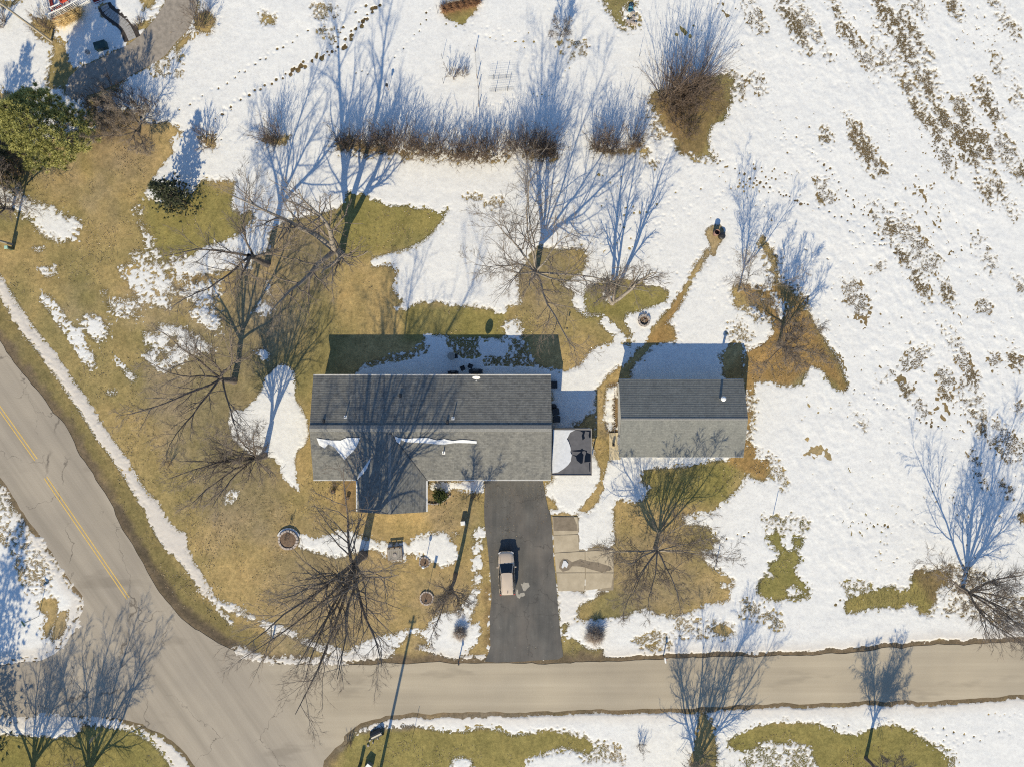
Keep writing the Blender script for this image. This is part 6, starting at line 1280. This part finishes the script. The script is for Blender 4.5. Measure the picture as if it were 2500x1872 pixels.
p3 = thing('cable_pedestal', 'slim green cable pedestal with a pale cap at the lawn edge', 'utility box', S(31, 608), 0, .1); MB().box((0, 0, .5), (.34, .28, 1.05)).build('cabinet', M['green_box'], p3); MB().box((0, 0, 1.06), (.42, .34, .1), 0, .2).build('cap', M['mint'], p3)
# boxes and culvert south of the junction
pb = thing('cable_pedestal', 'slim green cable pedestal with a pale cap on the south verge', 'utility box', S(880, 1864), 0, .1); MB().box((0, 0, .55), (.3, .26, 1.15)).build('cabinet', M['green_box'], pb); MB().box((0, 0, 1.16), (.34, .3, .1), 0, .2).build('cap', M['mint'], pb)
tb_ = thing('transformer_box', 'pale flat-topped transformer box on the south verge', 'utility box', S(901, 1868), 0, -.62); MB().box((0, 0, .3), (.7, .85, .62), 0, .05).build('cabinet', M['grey_metal'], tb_); MB().box((0, 0, .63), (.72, .88, .05)).build('lid', M['white'], tb_)
cv = thing('culvert', 'dark culvert mouth with broken stones on the junction bank', 'culvert', S(908, 1796), -.05, .5)
MB().lathe((0, 0, 0), [(.40, 0), (.44, 0), (.44, 1.3), (.40, 1.3)], 16, False).build('pipe', M['dark_metal'], cv).rotation_euler = (0, math.radians(83), 0)
for k in range(9): MB().box((r_.uniform(-.9, 1.3), r_.uniform(-.8, .9), .12), (r_.uniform(.15, .35), r_.uniform(.12, .25), r_.uniform(.1, .2)), r_.uniform(0, 3), .3).build('stone', M['stone'], cv)
# neighbour's yard bits
gb = thing('transformer_box', 'dark green transformer box on the snow by the gravel driveway', 'utility box', S(251, 116), 0, .28); MB().box((0, 0, .3), (1.25, .8, .62), 0, .03).build('cabinet', M['green_box'], gb); MB().box((0, -.02, .635), (1.3, .84, .05)).build('lid', M['green_box'], gb)
wc = thing('wellhead', 'round grey wellhead on the snow near the green box', 'wellhead', S(216, 130)); MB().lathe((0, 0, 0), [(.2, 0), (.2, .25), (.25, .26), (.25, .32), (.05, .36)], 16).build('casing', M['stone'], wc); MB().bar((-.06, 0, .36), (.06, 0, .36), .02).build('handle', M['dark_metal'], wc)
# raised bed at the top, bucket and spoil heap
rbx = thing('raised_bed', 'timber raised bed heaped with snow at the far garden edge', 'garden bed', S(1120, -8), 0, .2)
for (cx_, cy_, sx_, sy_) in ((0, -.62, 3.0, .12), (0, .62, 3.0, .12), (-1.44, 0, .12, 1.12), (1.44, 0, .12, 1.12)): MB().box((cx_, cy_, .22), (sx_, sy_, .5)).build('board', M['timber'], rbx)
MB().prism(seg([(-1.36, -.54), (1.36, -.54), (1.36, .54), (-1.36, .54)], .3, .02, 3), .0, .42).build('snow_fill', M['snow_lump'], rbx)
bk = thing('bucket', 'teal bucket on the bare mound at the north edge', 'bucket', S(1538, 27)); MB().lathe((0, 0, 0), [(.22, 0), (.28, .42), (.30, .43), (.28, .45), (.26, .43), (.2, .05), (.02, .04)], 16).build('pail', M['teal'], bk, True); MB().path([(-.29, 0, .42), (-.2, .1, .5), (.2, .1, .5), (.29, 0, .42)], .01, 4).build('handle', M['grey_metal'], bk)
sh_ = MB(); hr_ = random.Random(9)
for k in range(14): sh_.box((S(1542, 46)[0] + hr_.uniform(-.5, .5), S(1542, 46)[1] + hr_.uniform(-.7, .7), .08), (hr_.uniform(.2, .45), hr_.uniform(.2, .4), hr_.uniform(.15, .3)), hr_.uniform(0, 3), .3)
tag(sh_.build('rubble_heap', M['stone']), 'small heap of rubble beside the teal bucket', 'rubble', kind='stuff')
